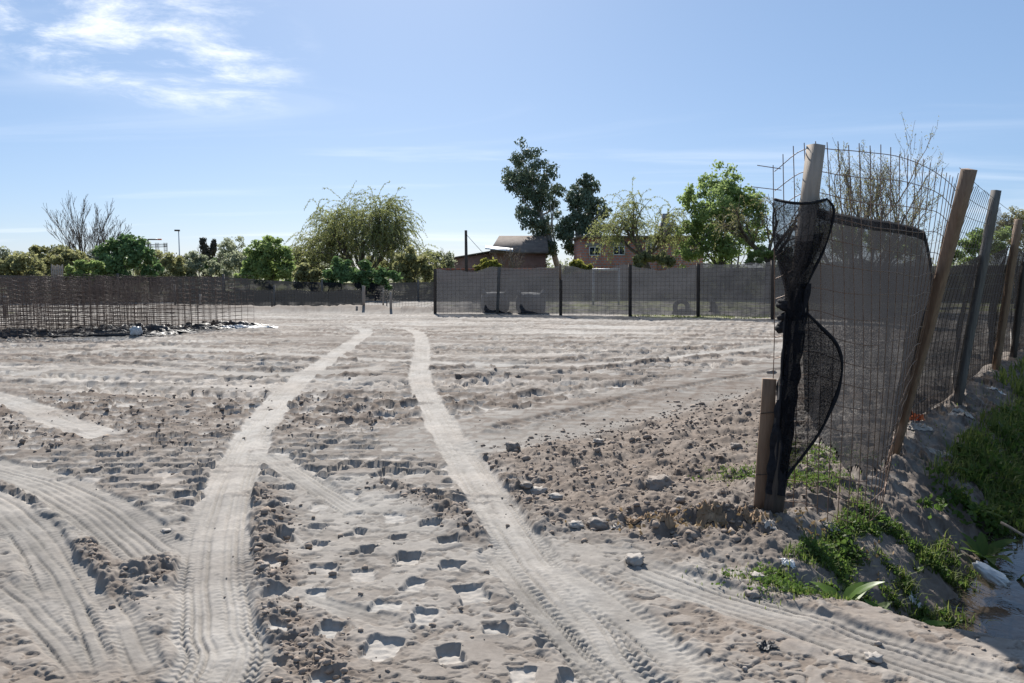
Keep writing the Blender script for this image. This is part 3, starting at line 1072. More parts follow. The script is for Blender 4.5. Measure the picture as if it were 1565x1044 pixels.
# following panels: mesh + netting between the posts
LINE = [(b2, t2 + np.array((.15, .4, .0))), (b3, t3), (b4, t4), (b5, t5), (b6, t6)]
NET_TOP = [1.62, 1.80, 2.02, 1.98, 1.95]
for i in range(4):
    (a0, a1), (c0, c1) = LINE[i], LINE[i + 1]
    ln = np.linalg.norm(c0 - a0)
    n = int(ln / .15)
    mb = MB()

    def pan(x, z):
        x = np.atleast_1d(x).astype(float)
        z = np.broadcast_to(np.atleast_1d(z), x.shape).astype(float)
        base = a0 + (c0 - a0) * x[:, None]
        top = a1 + (c1 - a1) * x[:, None]
        f = (z / 2.5)[:, None]
        p = base + (top - base) * f
        p[:, 2] = z
        bow = np.sin(x * math.pi) * (.10 + .12 * np.sin(z * 1.6))
        return p + np.stack((FN[0] * -bow, FN[1] * -bow, 0 * x), 1)
    for j in range(n + 1):
        zz_ = np.linspace(-.03, 2.42 + random.uniform(-.02, .05) - .05 * i, 8)
        p = pan(np.full(8, j / n), zz_)
        mb.segs(p[:-1], p[1:], .0030, sides=4)
    for zr in np.arange(.05, 2.45, .15):
        p = pan(np.linspace(0, 1, 18), zr)
        mb.segs(p[:-1], p[1:], .0028, sides=4)
    mb.build('wire_mesh', M['rebar_d'], fence)
    xs = np.linspace(.0, 1, 50)
    ks = np.linspace(0, 1, 36)
    S_ = np.zeros((36, 50, 3))
    for m_, kk in enumerate(ks):
        ztop = NET_TOP[i] + (NET_TOP[i + 1] - NET_TOP[i]) * xs - .14 * np.sin(xs * math.pi)
        zbot = .06 + .05 * np.sin(xs * 7 + i)
        zz_ = zbot + (ztop - zbot) * kk
        p = pan(xs, zz_)
        w = .05 + .05 * gn(xs * 5 + 3 * i, np.full(50, kk * 4.), 3) + .05 * np.sin(kk * 3.1)
        p[:, 0] -= FN[0] * w
        p[:, 1] -= FN[1] * w
        S_[m_] = p
    MB().grid(S_).build('netting', M['cloth2'] if i else M['cloth2'], fence, smooth=True)

# netting draped and knotted round the corner post
UPP = [(303, 1184, 1262), (318, 1181, 1273), (345, 1180, 1270), (380, 1184, 1259), (415, 1194, 1242), (445, 1202, 1230), (470, 1203, 1228), (485, 1200, 1229)]
LOW = [(478, 1200, 1232), (500, 1198, 1254), (525, 1197, 1277), (555, 1195, 1286), (590, 1193, 1282), (625, 1191, 1269), (660, 1189, 1252), (695, 1187, 1227), (725, 1186, 1204), (742, 1185, 1195)]
for rows, bul, nmx in ((UPP, .16, 'draped_netting'), (LOW, .13, 'draped_netting')):
    kk = np.linspace(0, 1, 44)
    R_ = lerp_rows(rows, kk)
    m_ = 30
    P = np.zeros((44, m_, 3))
    for i in range(44):
        e = np.linspace(0, 1, m_)
        wd = (R_[i, 2] - R_[i, 1]) / 90.
        for j in range(m_):
            d = 5.09 - bul * wd * math.sin(math.pi * e[j]) * (1 if nmx else 1)
            d += .018 * float(gn(np.array([e[j] * 5]), np.array([kk[i] * 6.]), 3)[0]) * wd
            P[i, j] = at(R_[i, 1] + (R_[i, 2] - R_[i, 1]) * e[j], R_[i, 0] + (6 * math.sin(e[j] * 3.1) if rows is UPP else 0), d)
    MB().grid(P).build(nmx, M['cloth_dr'], fence, smooth=True)
    mb = MB()
    rr = .014 + .007 * np.sin(kk * 9) ** 2
    rr = rr * (.62 if rows is LOW else .42) * (1 + .35 * gn(kk * 9, kk * 0 + 2, 3))
    mb.tube(P[:, -1] + np.array((0, -.01, 0)), rr, 8)
    if rows is UPP:
        mb.tube(P[0] + np.array((0, -.004, -.008)), .009, 8)
    else:
        mb.tube(P[:, 0] + np.array((.0, -.01, 0)), rr * .6, 8)
    mb.build('rolled_edge', M['cloth_roll'], fence, smooth=True)
    if rows is UPP:
        # second layer gathered into the knot
        P2 = P[14:].copy()
        c = P2.mean(1, keepdims=True)
        P2 = c + (P2 - c) * .92 + np.array((0, .05, 0))
        MB().grid(P2).build('draped_netting', M['cloth_dr'], fence, smooth=True)
# knot and cloth wound round the post
kc = at(1214, 480, 5.14)
mb = MB()
for i in range(7):
    an = np.linspace(0, 2 * math.pi, 18)
    rad = .062 + .012 * random.random()
    tilt = random.uniform(-.04, .04)
    ring = kc + np.array((-.01, .05, .09 - i * .032)) + np.stack((rad * np.cos(an), rad * .95 * np.sin(an), tilt * np.cos(an)), 1)
    mb.tube(ring, .017 + .005 * np.sin(an * 3 + i), 7)
mb.build('netting_knot', M['cloth_roll'], fence, smooth=True)
nz, na = 60, 28
P = np.zeros((nz, na, 3))
keep = np.ones((nz - 1, na - 1), bool)
for i in range(nz):
    k = i / (nz - 1)
    hgt = .16 + 1.36 * k
    c = pb1 + (pt1 - pb1) * (hgt / pt1[2])
    for j in range(na):
        an = 2 * math.pi * j / (na - 1)
        r_ = .056 + .009 * math.sin(an * 4 + k * 9) + .02 * float(gn(np.array([j * .35]), np.array([k * 12.]), 2)[0])
        sq = 1 / max(abs(math.cos(an + .35)), abs(math.sin(an + .35))) ** .55
        P[i, j] = c + np.array((r_ * sq * math.cos(an), r_ * sq * math.sin(an), 0))
for ci, cj, ri, rj in ((38, 22, 2.5, 1.6), (47, 21, 1.6, 1.3), (46, 24, 1.4, 2.0), (29, 20, 2.4, 1.2), (55, 22, 1.3, 1.0)):
    for i in range(nz - 1):
        for j in range(na - 1):
            if ((i - ci) / ri) ** 2 + ((j - cj) / rj) ** 2 < 1:
                keep[i, j] = False
MB().grid(P, keep).build('post_wrap', M['cloth_roll'], fence, smooth=True)

# ------------------------------------------------------------------ fence across the back of the site
back = empty('mesh_fence', (3.0, 29.5, H(3.0, 29.5)), 'long mesh fence with grey see-through netting crossing behind the levelled ground', 'fence')
BP = []
for px_, yb, yt, mat in ((665, 480, 411, 'wood_d'), (760, 480, 408, 'wood_g'), (857, 482, 405, 'wood_d'), (963, 484, 405, 'wood_d'), (1067, 484, 404, 'wood_d'), (1181, 488, 398, 'wood_d'), (1300, 494, 396, 'wood_d'), (1420, 500, 394, 'wood_d')):
    p = G(px_, yb)
    zz_ = H(p[0], p[1])
    t_ = at(px_ + (3 if px_ == 760 else 0), yt, p[1])
    BP.append((p, t_[2]))
    if px_ == 857:
        t_ = at(px_, 428, p[1])
    MB().beam((p[0], p[1], zz_ - .15), t_, .11, .10, n=4).build('post', M[mat], back)
    if px_ in (857, 963, 1067):
        a = at(px_ - 1, yt + 24 if px_ == 857 else yt + 6, p[1] + .09)
        b = at(px_ - 1, yt - 2, p[1] + .09)
        MB().beam(a, b, .07, .06, n=2).build('post_extension', M['wood'], back)
for i in range(len(BP) - 1):
    (pa, ta), (pc, tc_) = BP[i], BP[i + 1]
    ln = np.hypot(*(pc - pa))
    n = max(2, int(round(ln / .15)))
    xs = np.linspace(0, 1, n + 1)
    base = pa[None] + (pc - pa)[None] * xs[:, None]
    zb_ = HH(base[:, 0], base[:, 1]) + .02
    zt_ = ta + (tc_ - ta) * xs
    mb = MB()
    off = np.array((0, -.08))
    mb.segs(np.column_stack((base + off, zb_)), np.column_stack((base + off, zt_ + .05)), .0042, sides=4)
    for kz in np.linspace(.02, 1, 13):
        zz_ = zb_ + (zt_ - zb_) * kz
        A = np.column_stack((base + off, zz_))
        mb.segs(A[:-1], A[1:], .0042, sides=4)
    mb.build('wire_mesh', M['rebar_d'], back)
    m_ = 14
    sag = -(.06 + .16 * _R[1][i, 3]) * np.sin(xs * math.pi) ** 1.3 - .10 * gn(xs * 4 + 9 * i, xs * 0, 2)
    P = np.zeros((m_, n + 1, 3))
    for j in range(m_):
        k = j / (m_ - 1)
        w = .07 + .06 * gn(xs * 5 + i * 7, np.full(n + 1, k * 3.), 1)
        P[j, :, 0] = base[:, 0]
        P[j, :, 1] = base[:, 1] + w
        P[j, :, 2] = zb_ + .04 + (zt_ + sag - zb_ - .04) * k
    MB().grid(P).build('netting', M['cloth_far'], back, smooth=True)

# dark netting fence farther off, left half of the view and behind the back fence
rear = empty('rear_netting_fence', (-10, 42, 0), 'dark netting boundary fence far behind the low mesh barrier, below the trees', 'fence')
RP = [(-32, 36.0), (-26, 38.5), (-20, 41), (-15, 42), (-10, 42.5), (-5, 43), (-1.5, 43.5), (4, 44), (10, 44), (16, 43), (24, 42), (32, 40)]
RT = [1.55, 1.45, 1.35, 1.3, 1.0, 1.0, 1.2, 1.5, 1.75, 1.9, 1.9, 1.9]
for i in range(len(RP) - 1):
    xs = np.linspace(0, 1, 16)
    a, b = np.array(RP[i], float), np.array(RP[i + 1], float)
    base = a + (b - a) * xs[:, None]
    zt_ = RT[i] + (RT[i + 1] - RT[i]) * xs - .06 * np.sin(xs * math.pi)
    P = np.zeros((6, 16, 3))
    for j in range(6):
        P[j, :, 0], P[j, :, 1] = base[:, 0], base[:, 1] + .08 * gn(xs * 5 + i * 3, np.full(16, j * .7), 2)
        P[j, :, 2] = -.1 + (zt_ + .1) * j / 5
    MB().grid(P).build('netting', M['cloth_dk'], rear, smooth=True)
    MB().beam((a[0], a[1] - .1, -.2), (a[0], a[1] - .1, RT[i] + .12), .10, .10, n=3).build('post', M['wood_g'], rear)

# ------------------------------------------------------------------ low mesh barrier and stakes on the left
low = empty('low_mesh_barrier', (-6, 33, 0), 'low reinforcing mesh barrier standing behind the earth berm', 'barrier')
LB = [at(268, 470, 35.5), at(420, 472, 34.0), at(555, 474, 33.2), at(664, 476, 31.5)]
for i in range(3):
    a, b = LB[i][:2], LB[i + 1][:2]
    ln = np.hypot(*(b - a))
    n = int(ln / .15)
    xs = np.linspace(0, 1, n + 1)
    base = a + (b - a) * xs[:, None]
    zb_ = HH(base[:, 0], base[:, 1])
    top = .78 + .03 * np.sin(xs * 9)
    mb = MB()
    mb.segs(np.column_stack((base, zb_)), np.column_stack((base, zb_ + top)), .0048, sides=4)
    for kz in np.linspace(.08, 1, 8):
        A = np.column_stack((base, zb_ + top * kz))
        mb.segs(A[:-1], A[1:], .0062 if kz > .95 else .005, sides=4)
    mb.build('wire_mesh', M['rebar_d'], low)
    if i < 2:
        P = np.zeros((4, n + 1, 3))
        for j in range(4):
            P[j, :, :2] = base + np.array((0, .12))
            P[j, :, 2] = zb_ + .12 + (top - .14) * j / 3
        MB().grid(P).build('netting', M['cloth_dk'], low)
    MB().beam((a[0], a[1], -.1), (a[0], a[1], 1.0), .07, .06, n=2).build('stake', M['wood_g'], low)
stakes = [(556, 437, 476, .10, 'tallest pale wooden stake standing in front of the low mesh barrier'),
          (597.5, 446, 478, .09, 'pale stake right of the tallest stake, in front of the low barrier'),
          (585.5, 441, 468, .07, 'thin stake behind the low barrier, left one of a close pair'),
          (591, 442, 467, .05, 'thinnest stake of the close pair behind the low barrier'),
          (545, 468, 477, .08, 'short peg just left of the tallest pale stake'),
          (615, 470, 478, .08, 'short peg on the right of the pale stakes'),
          (416, 449, 470, .09, 'wooden stake on the earth berm at the left end of the low barrier'),
          (306, 449, 475, .08, 'grey stake seen through the stacked mesh panels'),
          (8, 448, 486, .13, 'pale stake at the far left edge behind the mesh panels')]
for px_, yt, yb, w, lab in stakes:
    yy = EYE * FPX / (yb - 414)
    a = at(px_, yb, yy)
    zz_ = H(a[0], a[1])
    b = at(px_ + random.uniform(-1, 1), yt, yy)
    o = MB().beam((a[0], a[1], zz_ - .1), b, w, w * .8, n=3, wob=.004).build('wooden_stake', M['wood_p'] if w > .06 else M['wood_g'], base=(a[0], a[1], zz_))
    tag(o, lab, 'stake', 'wooden stakes set out on the site')

# ------------------------------------------------------------------ reinforcing mesh panels stacked on edge at the left
mesh_labels = ['front', 'second', 'third', 'fourth', 'fifth', 'sixth', 'seventh', 'eighth', 'ninth', 'tenth', 'eleventh', 'twelfth', 'thirteenth', 'rearmost']
NPAN = 14
for i in range(NPAN):
    f = i / (NPAN - 1)
    yy = 19.3 + 4.3 * f + random.uniform(-.08, .08)
    xr = at(150 + 236 * f ** .8 + random.uniform(-10, 10), 500, yy)[0]
    xl = xr - 6.2 - random.uniform(0, .5)
    if i < 9:
        xl -= 1.2
    hh = 1.36 + .10 * f + random.uniform(-.06, .05)
    lean = random.uniform(-.12, .16)
    rz = random.uniform(-.02, .03)
    mb = MB()
    nx, nz_ = int((xr - xl) / .18), 13
    xx = np.linspace(xl, xr, nx + 1)
    dY = (xx - xr) * rz
    zg = HH(xx, yy + dY) * .5 + .02
    bend = .05 * np.sin((xx - xl) * 1.1 + i) + .04 * gn(xx * .5, np.full(len(xx), i * 3.), 2)

    def pt(k):
        return np.column_stack((xx, yy + dY + lean * k + bend * k, zg + hh * k + .03 * np.sin(xx * .8 + i) * k))
    A, B = pt(0), pt(1.0)
    mb.segs(A, B, .0040, sides=4)
    for k in np.linspace(.04, .985, nz_):
        p = pt(k) + np.array((0, -.012, 0))
        mb.segs(p[:-1], p[1:], .0058, sides=4)
    o = mb.build('reinforcing_mesh_panel', M['rebar_s'], base=(xr, yy, 0))
    lab = {0: 'frontmost rusty steel mesh panel of the stack standing on edge', NPAN - 1: 'rearmost rusty steel mesh panel of the stack, reaching farthest right'}.get(i, '%s rusty steel mesh panel, counted from the front of the stack on edge' % mesh_labels[i])
    tag(o, lab, 'mesh panel', 'steel mesh panels stacked on edge')


def crumple(cx, cy, sx, sy, hz, n, seed, drop=.02, zadd=0.0):
    """sheet of plastic or paper lying on the ground in folds"""
    e = np.linspace(-1, 1, n)
    a, b = np.meshgrid(e, e, indexing='ij')
    r_ = 1 + .25 * gn(a * 1.5 + seed, b * 1.5 + seed, seed)
    x = cx + sx * a * r_ + .25 * sx * gn(a * 3 + seed, b * 3, seed + 1)
    y = cy + sy * b * r_ + .25 * sy * gn(a * 3, b * 3 + seed, seed + 2)
    f = np.abs(fbm(a * 2 + seed * 3, b * 2, 4, seed, .6))
    z_ = HH(x, y) + drop + zadd + hz * f * (1.05 - np.maximum(np.abs(a), np.abs(b)) ** 3)
    return np.stack((x, y, z_), -1)


for (pxa, pya, sx, sy, hz, mat, sd, lab, cat, nm) in (
        (90, 512, 2.6, .5, .30, 'plastic_b', 1, 'black plastic sheet heaped under the left end of the mesh panels', 'plastic sheet', 'plastic_sheet'),
        (190, 508, 1.6, .7, .42, 'plastic_b', 2, 'black plastic sheet bunched at the foot of the front mesh panels', 'plastic sheet', 'plastic_sheet'),
        (265, 502, 1.5, .5, .30, 'plastic_b', 3, 'black plastic sheet under the middle of the mesh panels', 'plastic sheet', 'plastic_sheet'),
        (350, 498, 1.0, .35, .30, 'plastic_b', 4, 'folded black plastic at the right end of the mesh panels', 'plastic sheet', 'plastic_sheet'),
        (352, 501, 1.15, .28, .10, 'plastic_w', 5, 'white plastic strip along the ground at the right end of the mesh panels', 'plastic sheet', 'plastic_sheet')):
    c = G(pxa, pya)
    o = MB().grid(crumple(c[0], c[1], sx, sy, hz * .6, 34, sd, .015)).build(nm, M[mat], base=(c[0], c[1], 0), smooth=True)
    tag(o, lab, cat)


def lumpy(cx, cy, cz, rx, ry, rz, e, n, amp, seed, fr=2.5):
    V, Q = blob(n, e)
    d = 1 + amp * (gn(V[:, 0] * fr + seed, V[:, 1] * fr + V[:, 2] * fr * .7, seed) + .5 * gn(V[:, 0] * fr * 2.3, V[:, 2] * fr * 2.3 + V[:, 1] * 3 + seed, seed + 1))
    V = V * d[:, None] * np.array((rx, ry, rz)) + np.array((cx, cy, cz))
    return V, Q


c = G(208, 514)
V, Q = lumpy(c[0], c[1], H(*c) + .09, .13, .12, .11, 2.2, 8, .5, 3, 2.4)
tag(MB().add(V, Q).build('plastic_bag', M['plastic_w'], base=(c[0], c[1], H(*c)), smooth=False), 'crumpled white bag at the foot of the mesh panel stack', 'bag')

# ------------------------------------------------------------------ things behind the back fence
for px_, yb, w, h_, lab, dk in ((757, 479, .98, .80, 'filled grey bulk bag with a black flap, left of two behind the back fence', True),
                                (811, 480, 1.02, .80, 'filled grey bulk bag with raised corners, right of two behind the back fence', False)):
    c = G(px_, yb)
    c = c * (c[1] + .75) / c[1]
    zz_ = H(*c)
    e = empty('bulk_bag', (c[0], c[1], zz_), lab, 'bulk bag', 'bulk bags behind the back fence')
    V, Q = lumpy(c[0], c[1], zz_ + h_ * .46, w / 2 * 1.1, .48, h_ * .5, 4.0, 10, .07, px_ % 7, 1.6)
    MB().add(V, Q).build('sack', M['bag'], e, smooth=True)
    for sx in (-1, 1):
        for sy in (-1, 1):
            b = np.array((c[0] + sx * w * .40, c[1] + sy * .34, zz_ + h_ * .84))
            tip = b + np.array((sx * .07, 0, .20))
            MB().tube([b, (b + tip) / 2 + np.array((sx * .03, 0, 0)), tip], [.10, .075, .035], 7).build('lifting_loop', M['bag'], e, smooth=True)
    if dk:
        P = np.zeros((8, 8, 3))
        for i in range(8):
            for j in range(8):
                k = i / 7
                x = c[0] - .38 + (.10 + .46 * (1 - k)) * (j / 7) + .02
                P[i, j] = (x, c[1] - .53 + .04 * k - .02 * math.sin(j), zz_ + .03 + .52 * k)
        MB().grid(P).build('flap', M['plastic_b'], e, smooth=True)

c = G(1041, 481)
c = c * (c[1] + .6) / c[1]
zz_ = H(*c)
an = np.linspace(0, 2 * math.pi, 29)
tl = np.linspace(0, 2 * math.pi, 13)
P = np.zeros((29, 13, 3))
for i in range(29):
    for j in range(13):
        rr = .235 + .085 * math.cos(tl[j]) * (1 + .03 * (i % 2))
        P[i, j] = (c[0] + rr * math.cos(an[i]), c[1] + .09 * np.sign(math.sin(tl[j])) * abs(math.sin(tl[j])) ** .6, zz_ + .25 + rr * math.sin(an[i]))
tag(MB().grid(P).build('old_tyre', M['rubber'], base=(c[0], c[1], zz_), smooth=True), 'old tyre standing half sunk in the ground behind the back fence', 'tyre')
V, Q = lumpy(c[0] + .15, c[1] + .1, zz_ + .04, .48, .2, .16, 2, 6, .3, 4)
tag(MB().add(V, Q).build('earth_heap', M['clod'], base=(c[0] + .15, c[1], zz_)), 'small heap of earth round the old tyre', 'heap')
c = G(1090, 479)
c = c * (c[1] + .9) / c[1]
zz_ = H(*c)
e = empty('tree_stump', (c[0], c[1], zz_), 'dark stump with a crooked branch stub, right of the old tyre', 'stump')
mb = MB()
k = np.linspace(0, 1, 9)
mb.tube(np.column_stack((c[0] + .03 * np.sin(k * 5), c[1] + 0 * k, zz_ - .05 + .45 * k)), .19 - .10 * k ** 1.4 + .02 * np.sin(k * 14), 9)
mb.build('trunk', M['bark'], e)
MB().tube(np.array([(c[0] - .02, c[1], zz_ + .36), (c[0] - .10, c[1], zz_ + .5), (c[0] - .15, c[1], zz_ + .56), (c[0] - .06, c[1], zz_ + .60)]), [.05, .04, .04, .02], 7).build('branch', M['bark_p'], e)

# goal frame behind the back fence
c0, c1 = at(907, 412, 38.0), at(946, 412, 38.0)
e = empty('goal_frame', (c0[0], 38, 0), 'white goal frame standing behind the back fence below the brick house', 'goal')
for q in (c0, c1):
    MB().tube([(q[0], 38, -.1), (q[0], 38, q[2])], .05, 7).build('upright', M['frame_w'], e)
MB().tube([(c0[0] - .05, 38, c0[2]), (c1[0] + .05, 38, c1[2])], .05, 7).build('crossbar', M['frame_w'], e)

# ------------------------------------------------------------------ trees and shrubs
def leaves(mb, C, ln, wd, hang=None, rnd=None):
    """rhombic leaves at centres C"""
    R_ = rnd or rng
    n = len(C)
    if n == 0:
        return
    d = nrm(R_.normal(size=(n, 3)))
    if hang is not None:
        d = nrm(d * (1 - hang) + np.array((0, 0, -1.)) * hang)
    u_ = nrm(np.cross(d, R_.normal(size=(n, 3))))
    L_ = (ln * R_.uniform(.7, 1.3, n))[:, None]
    W_ = (wd * R_.uniform(.7, 1.3, n))[:, None]
    V = np.stack((C - d * L_ / 2, C + u_ * W_ / 2 + d * L_ * .05, C + d * L_ / 2, C - u_ * W_ / 2 + d * L_ * .05), 1)
    mb.add(V, np.arange(4 * n).reshape(n, 4))


class Tree:
    def __init__(self, name, loc, label, cat, group=None):
        self.e = empty(name, loc, label, cat, group)
        self.S = []
        self.tips = []
        self.pts = []

    def grow(self, p, d, ln, r, lev, kids, spread, up=0.0, bend=.25, taper=.6, seg=4, shrink=.65):
        p, d = np.array(p, float), nrm(d)
        n0 = len(self.S)
        pts = [p]
        for i in range(seg):
            d = nrm(d + rng.normal(size=3) * bend * .5 + np.array((0, 0, up)))
            q = p + d * ln / seg
            ra, rb = r * (1 - (1 - taper) * i / seg), r * (1 - (1 - taper) * (i + 1) / seg)
            self.S.append((p, q, ra, rb, lev))
            p = q
            pts.append(p)
            self.pts.append((p, d, lev))
        if lev <= 0:
            self.tips.append((p, d))
            return
        for k in range(kids):
            f = .35 + .65 * (k + random.random() * .7) / kids
            i = min(int(f * seg), seg - 1)
            a = pts[i] + (pts[i + 1] - pts[i]) * (f * seg - i)
            side = nrm(np.cross(d, rng.normal(size=3)))
            nd_ = nrm(d * math.cos(spread) + side * math.sin(spread) * random.uniform(.7, 1.2))
            self.grow(a, nd_, ln * shrink * random.uniform(.75, 1.2), r * taper * random.uniform(.55, .8), lev - 1, kids, spread, up, bend, taper, seg, shrink)

    def wood(self, name, mat, lo=-9, hi=99, minr=.008):
        S = [s_ for s_ in self.S if lo <= s_[4] <= hi]
        if not S:
            return
        A, B = np.array([s_[0] for s_ in S]), np.array([s_[1] for s_ in S])
        ra, rb = np.maximum([s_[2] for s_ in S], minr), np.maximum([s_[3] for s_ in S], minr)
        thick = ra > .05
        mb = MB()
        mb.segs(A[thick], B[thick], ra[thick], rb[thick], sides=7)
        mb.segs(A[~thick], B[~thick], ra[~thick], rb[~thick], sides=3)
        return tag(mb.build(name, mat, self.e, smooth=True), None)


def clump_tree(name, label, cat, Yd, trunk, clumps, mat, n, ln, wd, bark='bark', r0=.16, hang=None, depth=.8, group=None, dens=None, branch=True, inner=.25):
    """tree whose crown is many leaf clumps; clumps = (px, py, r_px[, dy])"""
    b = at(trunk[0], 450, Yd)
    zz_ = 0.0
    t = Tree(name, (b[0], Yd, zz_), label, cat, group)
    top = at(trunk[1], trunk[2], Yd)
    k = np.linspace(0, 1, 7)
    bx = np.array((b[0], Yd, -.15))
    path = bx + (top - bx) * k[:, None] + np.column_stack((np.sin(k * 3.1) * .12, .05 * np.sin(k * 4), 0 * k))
    for i in range(6):
        t.S.append((path[i], path[i + 1], r0 * (1 - .55 * k[i]), r0 * (1 - .55 * k[i + 1]), 9))
    mb = MB()
    tot = sum(c[2] ** 2 for c in clumps)
    for c in clumps:
        R_ = c[2] * 1.22 * Yd / FPX
        dy = c[3] if len(c) > 3 else random.uniform(-depth, depth) * R_ * 1.2
        cen = at(c[0], c[1], Yd + dy)
        m_ = int(n * c[2] ** 2 / tot)
        if branch:
            st = path[random.randrange(2, 7)]
            mid = (st + cen) / 2 + rng.normal(size=3) * .15
            for (p, q, ra, rb) in ((st, mid, r0 * .35, r0 * .22), (mid, cen, r0 * .22, r0 * .08)):
                t.S.append((p, q, ra, rb, 5))
            for _ in range(5):
                q = cen + nrm(rng.normal(size=3)) * R_ * .85
                t.S.append((cen, q, r0 * .08, .006, 2))
        # sub-clumps give the uneven outline
        ns = max(7, int(c[2] / 1.6))
        sc = cen + nrm(rng.normal(size=(ns, 3))) * R_ * rng.uniform(.35, .95, (ns, 1)) * np.array((1, depth, 1))
        which = rng.integers(0, ns, m_)
        off = nrm(rng.normal(size=(m_, 3))) * (rng.random((m_, 1)) ** .6) * R_ * .42
        C_ = sc[which] + off * np.array((1, 1, .8))
        stray = rng.random(m_) < .06
        C_[stray] += rng.normal(size=(int(stray.sum()), 3)) * R_ * .14
        C_[:, 2] = np.maximum(C_[:, 2], .15)
        leaves(mb, C_, ln, wd, hang)
    t.wood('trunk', M[bark])
    mb.build('crown', M[mat], t.e)
    return t


def shrub(name, label, Yd, boxes, mat, n, ln=.16, wd=.11, group=None, hang=None):
    """dense shrub made of leaf clumps over a few stems"""
    cx = np.mean([b[0] for b in boxes])
    n, ln, wd = int(n * 1.7), ln * 1.15, wd * 1.15
    g0 = at(cx, 450, Yd)
    return clump_tree(name, label, 'shrub', Yd, (cx, cx + 2, 425), boxes, mat, n, ln, wd, r0=.06, group=group, hang=hang)


def willow(name, label, Yd, px_, top_y, half_w, limbs, strands, leafn, mat, seed, trunk_y=430, drop=(1.2, 2.8), lean=0.0, group=None):
    global rng
    random.seed(seed)
    old = rng
    rng = np.random.default_rng(seed)
    b = at(px_, 450, Yd)
    t = Tree(name, (b[0], Yd, 0), label, 'tree', group)
    fork = at(px_ + lean, trunk_y, Yd)
    bx = np.array((b[0], Yd, -.2))
    t.S.append((bx, fork, .26, .2, 9))
    topz = at(px_, top_y, Yd)[2]
    HW = half_w * Yd / FPX
    for i in range(limbs):
        a = (i + .5) / limbs * 2 - 1 + random.uniform(-.12, .12)
        ang = i * 2.4 + random.random()
        d = np.array((a * (1.5 if half_w > 90 else 1.05), .75 * math.sin(ang), 1.15 - .55 * abs(a)))
        L_ = (topz - fork[2]) * (.53 + .12 * random.random()) * (1 - .12 * abs(a))
        t.grow(fork + np.array((a * .1, 0, 0)), d, L_, .12, 2, 4, .55, up=.05, bend=.28, shrink=.58, seg=5)
    wood = t.S
    mb = MB()
    lv = MB()
    cand = [(p, d) for (p, d, lev) in t.pts if lev <= 1]
    SA, SB = [], []
    LC = []
    for i in range(strands):
        p, d = cand[random.randrange(len(cand))]
        p = p.copy()
        dd = nrm(np.array((d[0], d[1], abs(d[2]) * .6 + .35)) + rng.normal(size=3) * .4)
        L_ = random.uniform(*drop)
        n = 7
        for k in range(n):
            dd = nrm(dd + np.array((0, 0, -.34)) + rng.normal(size=3) * .20)
            q = p + dd * L_ / n
            if q[2] < .3:
                break
            SA.append(p)
            SB.append(q)
            for _ in range(leafn):
                LC.append(p + (q - p) * random.random() + rng.normal(size=3) * .03)
            p = q
    mb.segs(SA, SB, .009, .006, sides=3)
    t.wood('trunk', M['bark'])
    mb.build('twigs', M['twig'], t.e)
    if LC:
        leaves(lv, np.array(LC), .15, .045, .5)
        lv.build('crown', M[mat], t.e)
    rng = old
    return t


def bare_tree(name, label, Yd, px_, top_y, seed, stems=5, levels=3, spread=.42, kids=4, lean=.0, mat='twig', group=None, half=.35, leafy=None):
    global rng
    random.seed(seed)
    old = rng
    rng = np.random.default_rng(seed)
    b = at(px_, 450, Yd)
    t = Tree(name, (b[0], Yd, 0), label, 'tree', group)
    topz = at(px_, top_y, Yd)[2]
    for i in range(stems):
        a = (i + .5) / stems * 2 - 1
        d = np.array((a * half + lean, random.uniform(-.3, .3), 1))
        t.grow((b[0] + a * .25, Yd, -.1), d, topz * .60 * (1 - .25 * abs(a)), .075, levels, kids, spread, up=.10, bend=.18, shrink=.52, seg=5)
    t.wood('branches', M[mat], minr=.011 if Yd > 40 else .006)
    if leafy:
        lv = MB()
        C_ = np.array([p for p, d_, lev in t.pts if lev <= 0 and random.random() < .6])
        C_ = np.concatenate((C_, C_)) + rng.normal(size=(2 * len(C_), 3)) * .06
        leaves(lv, C_, .10, .03, .5)
        lv.build('crown', M[leafy], t.e)
    rng = old
    return t


# the wide willow left of centre
willow('willow_tree', 'large spreading willow with thin drooping foliage behind the low barrier', 55, 556, 288, 105, 10, 1500, 6, 'l_will', 11, trunk_y=425, drop=(1.0, 2.9))
# bare trees
bare_tree('bare_tree', 'tall leafless tree above the mesh panels at the left', 62, 142, 290, 3, stems=8, spread=.42, kids=5, half=.55)
bare_tree('bare_tree', 'small leafless tree just left of the ivy-clad stumps', 75, 312, 368, 5, stems=4, levels=3, spread=.5, half=.5)
bare_tree('bare_tree', 'low tangled leafless tree between the willow and the utility pole', 58, 680, 372, 8, stems=5, levels=3, spread=.75, half=.7)
bare_tree('bare_tree', 'grey leafless tree in front of the low dark roof', 60, 775, 362, 9, stems=5, levels=3, spread=.6, half=.6)
bare_tree('bare_tree', 'tall twiggy tree with few leaves rising behind the corner of the netting fence', 34, 1318, 190, 23, stems=10, levels=3, spread=.52, kids=5, half=.55, leafy='l_willd')
willow('willow_tree', 'leaning willow with hanging green sprays in front of the brick house', 52, 1008, 292, 60, 6, 330, 5, 'l_will', 31, trunk_y=392, drop=(1.0, 2.6), lean=-26)

